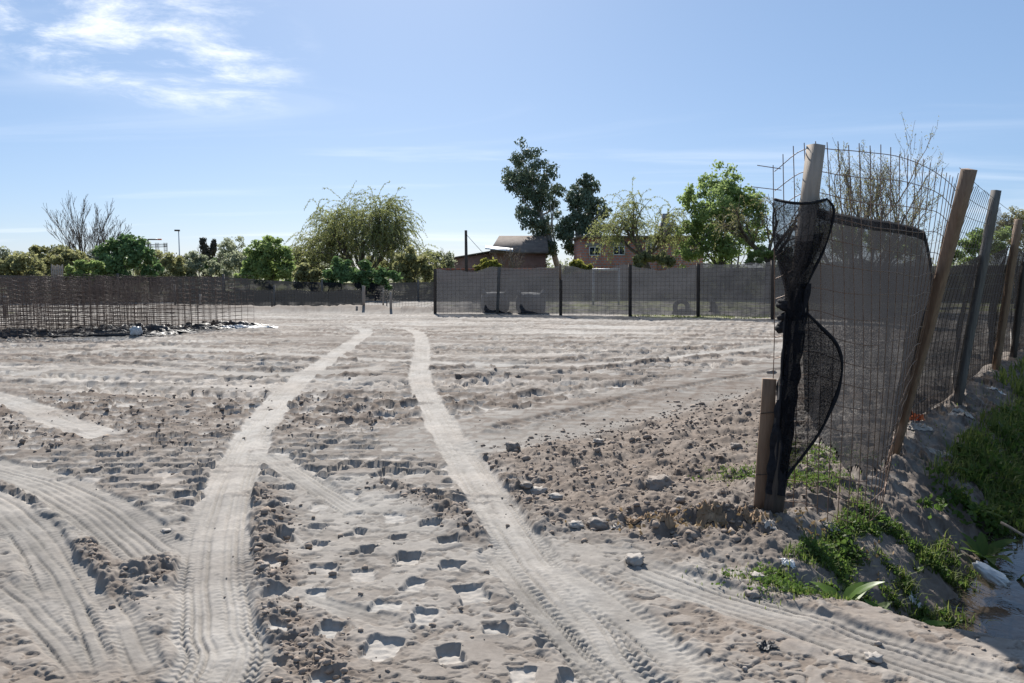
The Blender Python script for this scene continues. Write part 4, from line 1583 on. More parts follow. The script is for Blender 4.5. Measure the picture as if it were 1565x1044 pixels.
# tall dark eucalyptus pair
clump_tree('eucalyptus_tree', 'tallest dark eucalyptus with a pale leaning trunk left of the brick house', 'tree', 72, (862, 826, 330),
           [(800, 240, 20), (790, 262, 22), (822, 262, 20), (803, 285, 24), (786, 285, 14), (838, 282, 18), (850, 292, 12), (815, 300, 22), (832, 305, 16), (797, 318, 16), (806, 333, 16), (822, 340, 18), (840, 345, 17), (820, 362, 15), (832, 375, 18), (845, 320, 14), (835, 392, 16)],
           'l_euc', 12000, .30, .13, 'bark_p', r0=.34, hang=.45)
clump_tree('eucalyptus_tree', 'shorter dark eucalyptus right of the tallest tree, beside the brick house', 'tree', 70, (872, 884, 340),
           [(892, 272, 12), (888, 290, 16), (905, 290, 13), (875, 300, 13), (895, 310, 20), (912, 318, 17), (922, 322, 10), (880, 325, 20), (905, 340, 20), (870, 345, 18), (890, 360, 20), (915, 350, 12), (865, 365, 16), (880, 380, 14)],
           'l_euc', 11000, .30, .13, 'bark_p', r0=.24, hang=.45)
# leafy trees to the right
clump_tree('leafy_tree', 'tall bushy green tree just left of the corner post', 'tree', 50, (1098, 1100, 330),
           [(1105, 275, 22), (1085, 285, 18), (1052, 300, 16), (1065, 318, 20), (1090, 310, 26), (1120, 300, 22), (1145, 305, 18), (1160, 320, 17), (1135, 325, 24), (1105, 340, 26), (1070, 345, 24), (1050, 350, 16), (1150, 350, 22), (1125, 365, 24), (1090, 372, 24), (1060, 378, 20), (1155, 378, 14), (1105, 395, 20), (1045, 395, 16)],
           'l_green', 16000, .20, .12, r0=.2, depth=.9)
bare_tree('bare_tree', 'leafless crown of fine twigs sticking out above the bushy green tree', 54, 1112, 246, 41, stems=4, levels=3, spread=.45, half=.35)
willow('willow_tree', 'thin willow at the right shoulder of the bushy green tree', 46, 1175, 262, 40, 5, 130, 2, 'l_willd', 37, trunk_y=400, drop=(.6, 1.6))
shrub('shrub', 'green shrub low between the bushy tree and the corner post', 46, [(1160, 392, 12), (1175, 385, 10), (1190, 395, 12), (1145, 398, 10), (1210, 390, 12)], 'l_green', 1600)
shrub('shrub', 'yellow-green bush in front of the brick house behind the fence', 48, [(885, 408, 11), (872, 412, 9), (898, 412, 9), (910, 416, 7)], 'l_yel', 1300)
shrub('shrub', 'yellow-green bush at the foot of the dark-roofed house', 50, [(738, 404, 9), (748, 400, 9), (755, 408, 7), (730, 410, 6)], 'l_yel', 900)
shrub('shrub', 'olive bush below the leaning willow beside the brick house', 49, [(985, 396, 12), (1005, 398, 12), (970, 402, 9), (1020, 402, 10)], 'l_olive', 2000)
# left side bushes
LS = 'shrubs along the rear boundary'
shrub('shrub', 'glossy green bush beside the steel frame, above the mesh panels', 42, [(190, 372, 16), (175, 390, 20), (205, 385, 20), (225, 395, 16), (190, 405, 22), (160, 405, 16), (232, 410, 12)], 'l_dark', 4200, .18, .12, LS)
shrub('shrub', 'bright green low bush left of the glossy bush', 40, [(120, 415, 13), (140, 412, 13), (105, 420, 10)], 'l_green', 1500, group=LS)
shrub('shrub', 'olive bush at the far left behind the mesh panels', 44, [(15, 412, 20), (40, 405, 20), (0, 420, 18), (60, 415, 16), (30, 425, 16), (-20, 415, 20)], 'l_olive', 3400, group=LS)
shrub('shrub', 'olive bush with a dark top left of the leafless tree', 48, [(65, 392, 14), (55, 385, 10), (100, 392, 16), (115, 400, 16), (85, 405, 16), (130, 402, 12)], 'l_olive', 3200, group=LS)
shrub('shrub', 'light green bush with long leaves left of the big willow', 46, [(405, 378, 16), (395, 395, 20), (420, 385, 18), (435, 400, 16), (410, 412, 22), (385, 415, 16), (440, 420, 14), (372, 425, 12)], 'l_green', 4200, .18, .12, LS)
shrub('shrub', 'yellow-green rounded bush at the left foot of the big willow', 44, [(470, 415, 12), (462, 428, 14), (482, 425, 12)], 'l_olive', 1500, group=LS)
shrub('shrub', 'dark green dense bush under the left side of the big willow', 43, [(520, 402, 13), (512, 418, 16), (530, 418, 15), (505, 430, 12)], 'l_dark', 2300, group=LS)
shrub('shrub', 'dark green dense bush under the right side of the big willow', 43, [(560, 415, 14), (580, 420, 14), (595, 426, 11), (550, 428, 13), (572, 432, 12)], 'l_dark', 2300, group=LS)
shrub('shrub', 'loose olive bush under the right fringe of the big willow', 47, [(625, 395, 16), (640, 405, 16), (615, 412, 16), (650, 418, 12), (630, 425, 12)], 'l_olive', 2300, group=LS, hang=.4)
shrub('shrub', 'pale grey-green tree far off behind the ivy-clad stumps', 90, [(345, 380, 14), (360, 375, 14), (352, 395, 14), (370, 395, 12), (338, 400, 12)], 'l_grey', 2000, .26, .10, LS, .4)
BELT = 'muted green bushes behind the front row of shrubs'
for k_, (x0_, y0_, mt_, lab_) in enumerate((
        (20, 398, 'l_grey', 'muted grey-green bush at the far left end of the tree line'),
        (85, 396, 'l_olive', 'muted olive bush behind the slatted screen'),
        (150, 398, 'l_grey', 'muted grey-green bush below the leafless tree'),
        (245, 400, 'l_olive', 'muted olive bush right of the steel column frame'),
        (300, 404, 'l_grey', 'muted grey-green bush between the stubby palm and the ivy-clad trunk'),
        (378, 396, 'l_grey', 'muted grey-green bush behind the light green long-leaved bush'),
        (450, 392, 'l_olive', 'muted olive bush at the left fringe of the big willow'),
        (500, 396, 'l_grey', 'muted grey-green bush behind the dark bush under the willow'),
        (600, 394, 'l_olive', 'muted olive bush behind the right half of the big willow'),
        (660, 400, 'l_grey', 'muted grey-green bush left of the utility pole'))):
    shrub('shrub', lab_, 57 + k_ % 3, [(x0_ + dx_, y0_ + dy_ + random.uniform(-4, 4), r_) for dx_, dy_, r_ in ((-26, 8, 13), (-10, 0, 15), (8, -3, 14), (24, 6, 14), (0, 16, 17), (30, 18, 12), (-30, 20, 13))], mt_, 2600, .17, .10, BELT)
shrub('shrub', 'pair of small round green bushes below the ivy-clad stumps', 60, [(310, 408, 9), (328, 408, 10)], 'l_dark', 900, group=LS)
# right edge
RS = 'shrubs beyond the right fence'
shrub('shrub', 'green feathery bush behind the leaning grey post', 30, [(1490, 370, 18), (1475, 385, 16), (1510, 378, 18), (1455, 388, 14), (1530, 368, 18)], 'l_green', 2600, .13, .05, RS)
shrub('shrub', 'grey-green feathery tree at the right edge above the netting', 34, [(1535, 345, 16), (1550, 335, 18), (1565, 345, 20), (1515, 358, 14), (1580, 335, 22), (1560, 365, 18)], 'l_willd', 2600, .14, .035, RS, .3)
shrub('shrub', 'dark green bush seen through the netting behind the corner post', 38, [(1240, 370, 16), (1270, 360, 18), (1300, 365, 18), (1335, 368, 18), (1290, 385, 18), (1370, 375, 16), (1400, 380, 14)], 'l_green', 3200, .15, .09, RS)

# ivy-clad pollard stumps and thatched palm on the left
def shaggy(name, label, Yd, px_, segs_, n):
    b = at(px_, 450, Yd)
    e = empty(name, (b[0], Yd, 0), label, 'tree')
    mb, lv = MB(), MB()
    for path in segs_:
        P = np.array([at(x, y, Yd) for x, y, r in path])
        P[0, 2] = min(P[0, 2], 0) if path[0][1] > 425 else P[0, 2]
        R_ = np.array([r * Yd / FPX for x, y, r in path])
        mb.tube(P, R_ * .75, 8)
        for i in range(len(P) - 1):
            m_ = int(n * np.linalg.norm(P[i + 1] - P[i]))
            k = rng.random(m_)[:, None]
            off = rng.normal(size=(m_, 3))
            C_ = P[i] + (P[i + 1] - P[i]) * k + nrm(off) * (R_[i] + (R_[i + 1] - R_[i]) * k[:, 0])[:, None]
            leaves(lv, C_, .28, .09, .5)
    mb.build('trunk', M['bark'], e)
    lv.build('crown', M['palm'], e)


shaggy('ivy_clad_trunk', 'forked trunk clad in dark ivy, left of the pale far tree', 62, 318,
       [[(318, 440, 7), (318, 402, 9), (318, 390, 9)], [(316, 392, 7), (312, 378, 6), (309, 368, 4), (313, 366, 3)], [(321, 392, 7), (326, 380, 5), (327, 368, 3)]], 260)
shaggy('thatched_palm', 'stubby palm with a drooping skirt of dead fronds', 60, 277,
       [[(277, 440, 3), (277, 412, 5), (277, 400, 6)], [(277, 398, 8), (277, 394, 6)], [(277, 396, 4), (270, 398, 4), (266, 401, 3)], [(277, 396, 4), (284, 398, 4), (289, 401, 3)]], 300)

# ------------------------------------------------------------------ poles, steel frames, houses
a = at(712, 352, 45)
e = empty('utility_pole', (a[0], 45, 0), 'dark wooden utility pole standing in front of the low dark-roofed house', 'pole')
MB().tube([(a[0] + .03, 45, -.2), (a[0], 45, a[2])], [.10, .075], 8).build('pole', M['wood_d'], e)
mb = MB()
q = at(800, 415, 60)
P = np.array([a + (q - a) * k + np.array((0, 0, -.6 * math.sin(k * math.pi))) for k in np.linspace(0, 1, 14)]) - np.array((0, 0, .2))
mb.segs(P[:-1], P[1:], .012, sides=4)
mb.build('wire', M['rebar_d'], e)
a = at(273, 353, 85)
e = empty('street_light', (a[0], 85, 0), 'slender grey lamp pole rising above the bushes at the left', 'street light')
MB().tube([(a[0], 85, -.2), (a[0], 85, a[2])], [.08, .05], 7).build('pole', M['steel_p'], e)
MB().box((a[0] - .15, 85, a[2] + .05), (.5, .25, .16)).build('lamp_head', M['rebar_d'], e)
a = at(226, 366, 60)
e = empty('lamp_bracket_pole', (a[0], 60, 0), 'post with a side arm above the steel frame at the left', 'pole')
MB().tube([(a[0], 60, -.2), (a[0], 60, a[2])], .06, 7).build('pole', M['rebar_d'], e)
b = at(244, 366, 60)
MB().tube([a, b], .05, 7).build('arm', M['rebar_d'], e)
MB().box((b[0], 60, b[2]), (.25, .15, .1)).build('lamp_head', M['orange'], e)

for nm, lab, Yd, x0, x1, yt, cols in (('column_frame', 'bare steel column frame behind the glossy bush at the left', 64, 150, 254, 375, (155, 180, 228, 240, 253)),
                                      ('column_frame', 'low steel beam frame at the far left beyond the olive bushes', 66, 14, 86, 394, (16, 50, 84))):
    b = at(x0, 450, Yd)
    e = empty(nm, (b[0], Yd, 0), lab, 'steel frame', 'steel frames of a structure')
    for cx in cols:
        mb = MB()
        top = at(cx, yt - 1, Yd)
        for dx in (-.09, .09):
            for dy in (-.09, .09):
                mb.segs([(top[0] + dx, Yd + dy, -.1)], [(top[0] + dx, Yd + dy, top[2] + .15)], .018, sides=4)
        for zz_ in np.arange(.4, top[2], .35):
            c4 = np.array([(top[0] + dx, Yd + dy, zz_) for dx, dy in ((-.1, -.1), (.1, -.1), (.1, .1), (-.1, .1))])
            mb.segs(c4, np.roll(c4, -1, 0), .012, sides=4)
        mb.build('column_cage', M['rebar_d'], e)
    l_, r_ = at(x0, yt + 1, Yd), at(x1, yt - 2, Yd)
    mb = MB()
    for dz in (0, -.22):
        for dy in (-.1, .1):
            mb.segs([l_ + np.array((0, dy, dz))], [r_ + np.array((0, dy, dz))], .02, sides=4)
    for k in np.linspace(0, 1, 30):
        c = l_ + (r_ - l_) * k
        c4 = np.array([c + np.array((0, dy, dz)) for dy, dz in ((-.11, .01), (.11, .01), (.11, -.23), (-.11, -.23))])
        mb.segs(c4, np.roll(c4, -1, 0), .012, sides=4)
    mb.build('beam_cage', M['rebar_d'], e)
# pale slatted screen in the bushes
a = at(88, 405, 39)
e = empty('slat_screen', (a[0], 39, 0), 'weathered slatted wooden screen standing among the bushes at the left', 'screen')
for i in range(7):
    p0 = at(79 + i * 2.7, 436, 39)
    p1 = at(79 + i * 2.7, 404 + (i % 3) * 1.2, 39)
    MB().beam((p0[0], 39, p0[2] - .3), p1, .06, .03, n=2).build('slat', M['wood_p'], e)
for y_ in (412, 425):
    p0, p1 = at(77, y_, 39.04), at(98, y_, 39.04)
    MB().beam(p0, p1, .05, .03, n=2).build('rail', M['wood_g'], e)


def brickmat(name, c1, c2, mortar, scale, rotx=math.radians(90)):
    m, nt = material(name)
    out = nd(nt, 'ShaderNodeOutputMaterial')
    p = nd(nt, 'ShaderNodeBsdfPrincipled')
    p.inputs['Roughness'].default_value = .9
    tc = nd(nt, 'ShaderNodeTexCoord')
    mp = nd(nt, 'ShaderNodeMapping')
    mp.inputs['Rotation'].default_value = (rotx, 0, 0)
    nt.links.new(tc.outputs['Object'], mp.inputs[0])
    br = nd(nt, 'ShaderNodeTexBrick')
    br.inputs['Color1'].default_value = c1 + (1,)
    br.inputs['Color2'].default_value = c2 + (1,)
    br.inputs['Mortar'].default_value = mortar + (1,)
    br.inputs['Scale'].default_value = scale
    br.inputs['Mortar Size'].default_value = .035
    br.inputs['Brick Width'].default_value = .33
    br.inputs['Row Height'].default_value = .2
    nt.links.new(mp.outputs[0], br.inputs['Vector'])
    nt.links.new(br.outputs[0], p.inputs['Base Color'])
    nt.links.new(bumpn(nt, br.outputs['Fac'], -.5, .02), p.inputs['Normal'])
    nt.links.new(p.outputs[0], out.inputs[0])
    return m


M['brick'] = brickmat('hollow_brick', (.54, .20, .115), (.46, .155, .09), (.32, .26, .225), 1.0)
M['brick_d'] = surf('rough_brick_wall', (.24, .14, .105), (.33, .20, .155), 3, .95, bump=.4, bdist=.03)
M['roof_d'] = surf('roof_sheet_dark', (.13, .105, .09), (.20, .165, .14), 2, .95, bump=.3, bdist=.02)
M['roof_l'] = surf('roof_sheet_bright', (.55, .56, .57), (.68, .69, .70), 2, .45, .3, bump=.2, bdist=.02)
M['conc'] = surf('concrete', (.22, .21, .20), (.31, .30, .285), 3, .9, bump=.3, bdist=.02)
mg, nt = material('window_glass')
o_ = nd(nt, 'ShaderNodeOutputMaterial')
p_ = nd(nt, 'ShaderNodeBsdfPrincipled')
nt.links.new(mixc(nt, noise_n(nt, 1.5, 2), (.02, .03, .04), (.05, .065, .08)), p_.inputs['Base Color'])
p_.inputs['Roughness'].default_value = .08
nt.links.new(p_.outputs[0], o_.inputs[0])
M['glass'] = mg

HY = 62.0
wl_, wr_ = at(887, 363, HY), at(1075, 363, HY)
top_z = at(887, 364, HY)[2]
e = empty('brick_house', (wl_[0], HY, 0), 'unplastered orange brick house with white windows behind the leaning willow', 'house')
# front wall built round its window openings
wins = [(900, 918, 377, 391), (937, 955, 376, 390), (986, 1003, 371, 386)]
WX = [(at(a_, 380, HY)[0], at(b_, 380, HY)[0], at(900, d_, HY)[2], at(900, c_, HY)[2]) for a_, b_, c_, d_ in wins]
mb = MB()
xs = sorted([wl_[0], wr_[0]] + [v for w in WX for v in w[:2]])
for i in range(len(xs) - 1):
    x0, x1 = xs[i], xs[i + 1]
    w = [w for w in WX if abs(w[0] - x0) < 1e-6]
    if w:
        z0, z1 = w[0][2], w[0][3]
        mb.box(((x0 + x1) / 2, HY, z0 / 2 - .1), (x1 - x0, .2, z0 + .2))
        mb.box(((x0 + x1) / 2, HY, (z1 + top_z) / 2), (x1 - x0, .2, top_z - z1))
    else:
        mb.box(((x0 + x1) / 2, HY, top_z / 2 - .1), (x1 - x0, .2, top_z + .2))
mb.box((wl_[0] + .1, HY + 3.1, top_z / 2 - .1), (.2, 6.0, top_z + .2))
mb.box((wr_[0] - .1, HY + 3.1, top_z / 2 - .1), (.2, 6.0, top_z + .2))
mb.box(((wl_[0] + wr_[0]) / 2, HY + 6.2, top_z / 2 - .1), (wr_[0] - wl_[0], .2, top_z + .2))
mb.build('wall', M['brick'], e)
MB().box(((wl_[0] + wr_[0]) / 2, HY - .03, .55), (wr_[0] - wl_[0] + .02, .25, 1.3)).build('plinth', M['conc'], e)
rf = MB()
rf.box(((wl_[0] + wr_[0]) / 2, HY + 3.0, top_z + .10), (wr_[0] - wl_[0] + .5, 7.2, .14))
rf = rf.build('roof', M['roof_d'], e)
for w in WX:
    cx, cz, ww, wh = (w[0] + w[1]) / 2, (w[2] + w[3]) / 2, w[1] - w[0], w[3] - w[2]
    f = MB()
    for sx in (-1, 1):
        f.box((cx + sx * (ww / 2 - .035), HY - .06, cz), (.07, .12, wh))
    for sz in (-1, 1):
        f.box((cx, HY - .063, cz + sz * (wh / 2 - .035)), (ww - .14, .12, .07))
    f.box((cx, HY - .058, cz), (.05, .10, wh - .14))
    f = f.build('window', M['frame_w'], e)
    for sx in (-1, 1):
        MB().box((cx + sx * (ww / 4 - .01), HY + .02, cz), (ww / 2 - .10, .02, wh - .15)).build('pane', M['glass'], f)
    MB().box((cx, HY - .10, w[3] + .14), (ww + .5, .10, .24)).build('lintel', M['conc'], e)
c = at(1017, 345, HY + 2)
tz = at(1017, 327, HY + 2)[2]
MB().box((c[0], HY + 2, (top_z + tz - .7) / 2), (.85, .8, tz - .7 - top_z)).box((c[0], HY + 2, tz - .35), (.55, .5, .72)).build('chimney', M['conc'], rf)

# dark-roofed house left of the eucalyptus
HY2 = 68.0
e = empty('dark_roofed_house', (at(740, 400, HY2)[0], HY2, 0), 'low brown house with a dark sloping roof behind the utility pole', 'house')
x0, x1 = at(748, 390, HY2)[0], at(838, 390, HY2)[0]
ze = at(700, 385, HY2)[2]
zr = at(770, 358, HY2)[2]
xr0, xr1 = at(762, 362, HY2)[0], x1
MB().box(((x0 + x1) / 2, HY2 + 3, ze / 2 - .1), (x1 - x0 - .4, 6, ze + .1)).build('wall', M['brick_d'], e)
mb = MB()
ov = .14
V = [(x0, HY2 - .5, ze), (x1, HY2 - .5, ze), (x1, HY2 + 6.5, ze), (x0, HY2 + 6.5, ze), (xr0, HY2 + 3, zr), (xr1, HY2 + 3, zr)]
V = V + [(a_, b_, c_ - ov) for a_, b_, c_ in V[:4]]
mb.add(V, [(0, 1, 5, 4), (2, 3, 4, 5), (0, 6, 7, 1), (1, 7, 8, 2), (2, 8, 9, 3), (3, 9, 6, 0), (6, 9, 8, 7)], [(1, 2, 5), (3, 0, 4)])
mb.build('roof', M['roof_d'], e)
w0, w1 = at(688, 395, HY2)[0], at(752, 395, HY2)[0]
zl, zh = at(690, 397, HY2)[2], at(752, 386, HY2)[2]
mb = MB()
mb.add([(w0, HY2, -.2), (w1, HY2, -.2), (w1, HY2 + 5, -.2), (w0, HY2 + 5, -.2), (w0, HY2, zl), (w1, HY2, zh), (w1, HY2 + 5, zh), (w0, HY2 + 5, zl)],
       [(0, 1, 5, 4), (1, 2, 6, 5), (2, 3, 7, 6), (3, 0, 4, 7), (4, 5, 6, 7)])
mb.build('side_wing', M['brick_d'], e)
mb = MB()
mb.add([(w0 - .3, HY2 - .3, zl + .02), (w1 - .02, HY2 - .3, zh + .06), (w1 - .02, HY2 + 5.3, zh + .06), (w0 - .3, HY2 + 5.3, zl + .02),
        (w0 - .3, HY2 - .3, zl + .12), (w1 - .02, HY2 - .3, zh + .16), (w1 - .02, HY2 + 5.3, zh + .16), (w0 - .3, HY2 + 5.3, zl + .12)],
       [(3, 2, 1, 0), (4, 5, 6, 7), (0, 1, 5, 4), (1, 2, 6, 5), (2, 3, 7, 6), (3, 0, 4, 7)])
mb.build('wing_roof', M['roof_d'], e)
a, b = at(742, 379, HY2 - 1.2), at(784, 383, HY2 - 1.2)
mb = MB()
mb.add([a + np.array((0, -.9, -.06)), b + np.array((0, -.9, -.06)), b + np.array((0, 1.2, .22)), a + np.array((0, 1.2, .22)),
        a + np.array((0, -.9, -.12)), b + np.array((0, -.9, -.12)), b + np.array((0, 1.2, .16)), a + np.array((0, 1.2, .16))],
       [(0, 1, 2, 3), (7, 6, 5, 4), (0, 4, 5, 1), (1, 5, 6, 2), (2, 6, 7, 3), (3, 7, 4, 0)])
mb.build('porch_roof', M['roof_l'], e)
# brick wall running between the houses
e = empty('brick_wall', (at(765, 415, 52)[0], 52, 0), 'low red brick wall between the dark-roofed house and the eucalyptus', 'wall')
a, b = at(668, 411, 52), at(850, 409, 52)
MB().box(((a[0] + b[0]) / 2, 52, .8), (b[0] - a[0], .2, 1.75)).build('masonry', M['brick_d'], e)
MB().box(((a[0] + b[0]) / 2, 52, 1.72), (b[0] - a[0] + .1, .3, .10)).build('coping', M['brick'], e)
# distant green line that closes the view
mb = MB()
for i in range(150):
    x = -115 + i * 1.6 + random.uniform(-1, 1)
    y = 105 + random.uniform(-8, 8)
    hh = random.uniform(2.6, 4.4)
    m_ = 220
    C_ = np.array((x, y, hh * .42)) + nrm(rng.normal(size=(m_, 3))) * rng.random((m_, 1)) ** .5 * np.array((2.0, 1.6, hh * .58))
    C_[:, 2] = np.maximum(C_[:, 2], .1)
    leaves(mb, C_, .42, .26)
tag(mb.build('distant_woodland', M['l_grey']), 'far-off band of olive woodland along the horizon', 'woodland', kind='stuff')

# ------------------------------------------------------------------ loose soil, stones, litter, weeds
random.seed(99)
rng = np.random.default_rng(99)
ico_V = []
ph_ = (1 + 5 ** .5) / 2
for a_, b_ in ((1, ph_), (-1, ph_), (1, -ph_), (-1, -ph_)):
    ico_V += [(0, a_, b_), (a_, b_, 0), (b_, 0, a_)]
ico_V = np.array(ico_V, float) / math.hypot(1, ph_)


def hull_tris(V):
    n = len(V)
    T = []
    for i in range(n):
        for j in range(i + 1, n):
            for k in range(j + 1, n):
                nn = np.cross(V[j] - V[i], V[k] - V[i])
                d = (V - V[i]) @ nn
                if (d < 1e-6).all():
                    T.append((i, j, k))
                elif (d > -1e-6).all():
                    T.append((i, k, j))
    return np.array(T)


ico_T = hull_tris(ico_V)


def scatter_lumps(mb, X_, Y_, size, sink=.25):
    n = len(X_)
    z_ = HH(X_, Y_)
    jit = rng.uniform(.62, 1.25, (n, 12, 1))
    sc = np.stack((rng.uniform(.8, 1.4, n), rng.uniform(.8, 1.3, n), rng.uniform(.5, .9, n)), 1) * size[:, None]
    V = ico_V[None] * jit
    an = rng.uniform(0, 6.28, n)
    co, si = np.cos(an)[:, None], np.sin(an)[:, None]
    V = V * sc[:, None]
    V = np.stack((V[..., 0] * co - V[..., 1] * si, V[..., 0] * si + V[..., 1] * co, V[..., 2]), -1)
    V = V + np.stack((X_, Y_, z_ + size * (.5 - sink)), 1)[:, None]
    T = (np.arange(n) * 12)[:, None, None] + ico_T[None]
    mb.add(V.reshape(-1, 3), None, T.reshape(-1, 3))


def pick(n, x0, x1, y0, y1, wfun):
    xs_, ys_ = [], []
    tot = 0
    while tot < n:
        m_ = n * 4
        # denser near the viewer's side of the site, where the crumbs show
        y = y0 * (y1 / y0) ** rng.random(m_)
        x = rng.uniform(x0, x1, m_)
        k = rng.random(m_) < wfun(x, y)
        xs_.append(x[k])
        ys_.append(y[k])
        tot += int(k.sum())
        if len(xs_) > 40:
            break
    return np.concatenate(xs_)[:n], np.concatenate(ys_)[:n]


def w_rough(x, y):
    m_ = poly_mask(x, y, MOUND, .3) * .9 + poly_mask(x, y, CLOD_BAND, .4) * .55
    for path, w, h_ in RIDGES:
        lat, arc = along(x, y, path, w * 3)
        m_ = np.maximum(m_, np.exp(-(lat / (w * 1.2)) ** 2))
    m_ = np.maximum(m_, .012 + .05 * ss(.0, .5, gn(x * 1.7, y * 1.7, 6)))
    t_ = np.zeros(x.shape)
    for path, w, dep, pl, gr, lug in TRACKS:
        lat, arc = along(x, y, path, w)
        t_ = np.maximum(t_, np.abs(lat) < w * .55)
    s = (x - P0[0]) * FD[0] + (y - P0[1]) * FD[1]
    t = (x - P0[0]) * FN[0] + (y - P0[1]) * FN[1]
    inside_ditch = (t > .7) & (s > -1.2)
    return m_ * (1 - .93 * t_) * (~inside_ditch)


mb = MB()
x, y = pick(6500, -6.5, 4.5, 2.3, 12, w_rough)
scatter_lumps(mb, x, y, .004 + .017 * rng.random(len(x)) ** 4)
x, y = pick(600, -6.5, 4.0, 4.0, 13, w_rough)
scatter_lumps(mb, x, y, .015 + .028 * rng.random(len(x)) ** 3, .45)
tag(mb.build('soil_clods', M['clod']), 'loose crumbs and clods of dry soil strewn over the churned ground', 'soil', kind='stuff')
mb = MB()
x, y = pick(350, -4, 4.5, 2.3, 9, lambda x, y: w_rough(x, y) * .8 + .05)
scatter_lumps(mb, x, y, .005 + .014 * rng.random(len(x)) ** 3, .15)
tag(mb.build('pebbles', M['stone']), 'small pale pebbles strewn over the churned ground', 'pebbles', kind='stuff')

for px_, py_, r_, mat, sd, flat, lab in (
        (784, 690, .062, 'stone', 1, .9, 'round grey stone by the right-hand wheel track'),
        (1010, 746, .10, 'stone', 2, .75, 'large pale boulder lying in the brown loose soil'),
        (912, 801, .065, 'stone', 3, .7, 'smooth pale stone just left of the dry brown litter'),
        (880, 806, .05, 'stone_w', 4, .55, 'low pale stone left of the smooth pale stone near the litter'),
        (970, 858, .052, 'stone_w', 5, .7, 'sharp white stone at the start of the thin tyre lines'),
        (822, 748, .06, 'stone_w', 6, .6, 'white slab of rubble on the bank right of the wheel track'),
        (850, 764, .05, 'stone_w', 7, .6, 'white rubble lump right of the white slab on the bank'),
        (805, 746, .045, 'stone', 8, .6, 'grey rubble lump at the left end of the rubble bank'),
        (1040, 770, .035, 'stone', 9, .8, 'small grey stone just below the large pale boulder'),
        (1125, 690, .05, 'stone', 10, .7, 'grey lump of rubble left of the short brown stake'),
        (915, 678, .05, 'stone_w', 11, .5, 'flat pale stone in the middle of the brown soil'),
        (476, 876, .022, 'stone', 12, .9, 'small pale stone among the roller prints'),
        (405, 875, .025, 'stone', 13, .9, 'small grey stone on the right edge of the left wheel track'),
        (1158, 883, .04, 'stone_w', 14, .6, 'white broken stone beside the weeds at the ditch edge'),
        (1150, 905, .035, 'stone', 15, .6, 'grey broken stone nearest the tyre lines by the ditch edge'),
        (255, 813, .035, 'stone_w', 16, .35, 'flat white chip between the left wheel tracks'),
        (1285, 998, .04, 'stone', 18, .5, 'low grey stone near the bottom edge by the ditch'),
        (1335, 1003, .035, 'stone_w', 19, .5, 'pale stone near the bottom edge right of the black scrap'),
        (1218, 690, .06, 'stone', 20, .7, 'dusty stone behind the corner post in the grass'),
        (1180, 570, .07, 'stone', 21, .7, 'grey lump of soil on the graded strip behind the corner post')):
    c = G(px_, py_)
    zz_ = H(*c)
    V, Q = lumpy(c[0], c[1], zz_ + r_ * flat * .45, r_ * .95, r_ * .8, r_ * flat * .8, 2.8, 5, .55, sd, 2.1)
    tag(MB().add(V, Q).build('stone', M[mat], base=(c[0], c[1], zz_), smooth=(sd == 1)), lab, 'stone', 'stones lying on the site')


# litter
def sheet(px_, py_, w, h_, hz, mat, sd, name, lab, cat, n=14, z=None):
    c = G(px_, py_) if z is None else G(px_, py_, z)
    P = crumple(c[0], c[1], w * .7, h_ * .75, hz * .38, n + 6, sd, .008)
    tag(MB().grid(P).build(name, M[mat], base=(c[0], c[1], H(*c))), lab, cat)


sheet(1018, 812, .075, .06, .16, 'paper', 2, 'paper_scrap', 'tallest crumpled brown paper scrap in the litter by the post', 'paper')
sheet(975, 797, .11, .06, .10, 'paper', 3, 'paper_scrap', 'dark-edged brown paper scrap left of the tallest paper scrap', 'paper')
sheet(945, 806, .07, .05, .07, 'paper_d', 4, 'paper_scrap', 'whitish twisted paper strip at the left end of the litter', 'paper')
sheet(1085, 800, .12, .07, .09, 'paper', 5, 'paper_scrap', 'brown paper scrap between the tallest scrap and the corner post', 'paper')
sheet(1150, 800, .10, .08, .15, 'paper', 6, 'paper_scrap', 'crumpled brown bag remnant at the foot of the stake', 'paper')
sheet(1175, 806, .06, .06, .05, 'paper_d', 7, 'paper_scrap', 'pale paper remnant just in front of the corner post foot', 'paper')
sheet(1272, 790, .09, .05, .06, 'paper_d', 8, 'paper_scrap', 'pale paper caught under the lower mesh wires', 'paper')
sheet(1205, 853, .05, .035, .03, 'plastic_w', 9, 'plastic_scrap', 'clear white plastic scrap beside the post shadow', 'plastic')
sheet(1172, 990, .055, .035, .05, 'plastic_b', 10, 'plastic_scrap', 'black plastic scrap on the track near the bottom edge', 'plastic')
sheet(1398, 905, .06, .05, .08, 'plastic_w', 11, 'plastic_scrap', 'white plastic scrap hanging on the ditch bank', 'plastic', z=-.35)
sheet(1402, 655, .16, .09, .14, 'paper_d', 12, 'plastic_scrap', 'dirty white bag by the foot of the leaning brown post', 'plastic')
sheet(1440, 672, .20, .07, .06, 'paper_d', 13, 'plastic_scrap', 'long dirty white sheet trailing from the bag by the brown post', 'plastic')
sheet(1468, 632, .18, .12, .06, 'paper_d', 14, 'plastic_scrap', 'dirty white sheet on the path below the grey post', 'plastic')
sheet(1522, 590, .14, .10, .10, 'plastic_w', 15, 'plastic_scrap', 'white plastic scrap in the grass beyond the grey post', 'plastic')
sheet(1548, 610, .12, .07, .10, 'plastic_w', 16, 'plastic_scrap', 'white plastic scrap in the tall grass at the right edge', 'plastic')
c = G(1395, 640)
mb = MB()
Pn = crumple(c[0], c[1], .09, .05, .12, 11, 17, .02)
for i in range(11):
    mb.segs(Pn[i, :-1], Pn[i, 1:], .006, sides=4)
    mb.segs(Pn[:-1, i], Pn[1:, i], .006, sides=4)
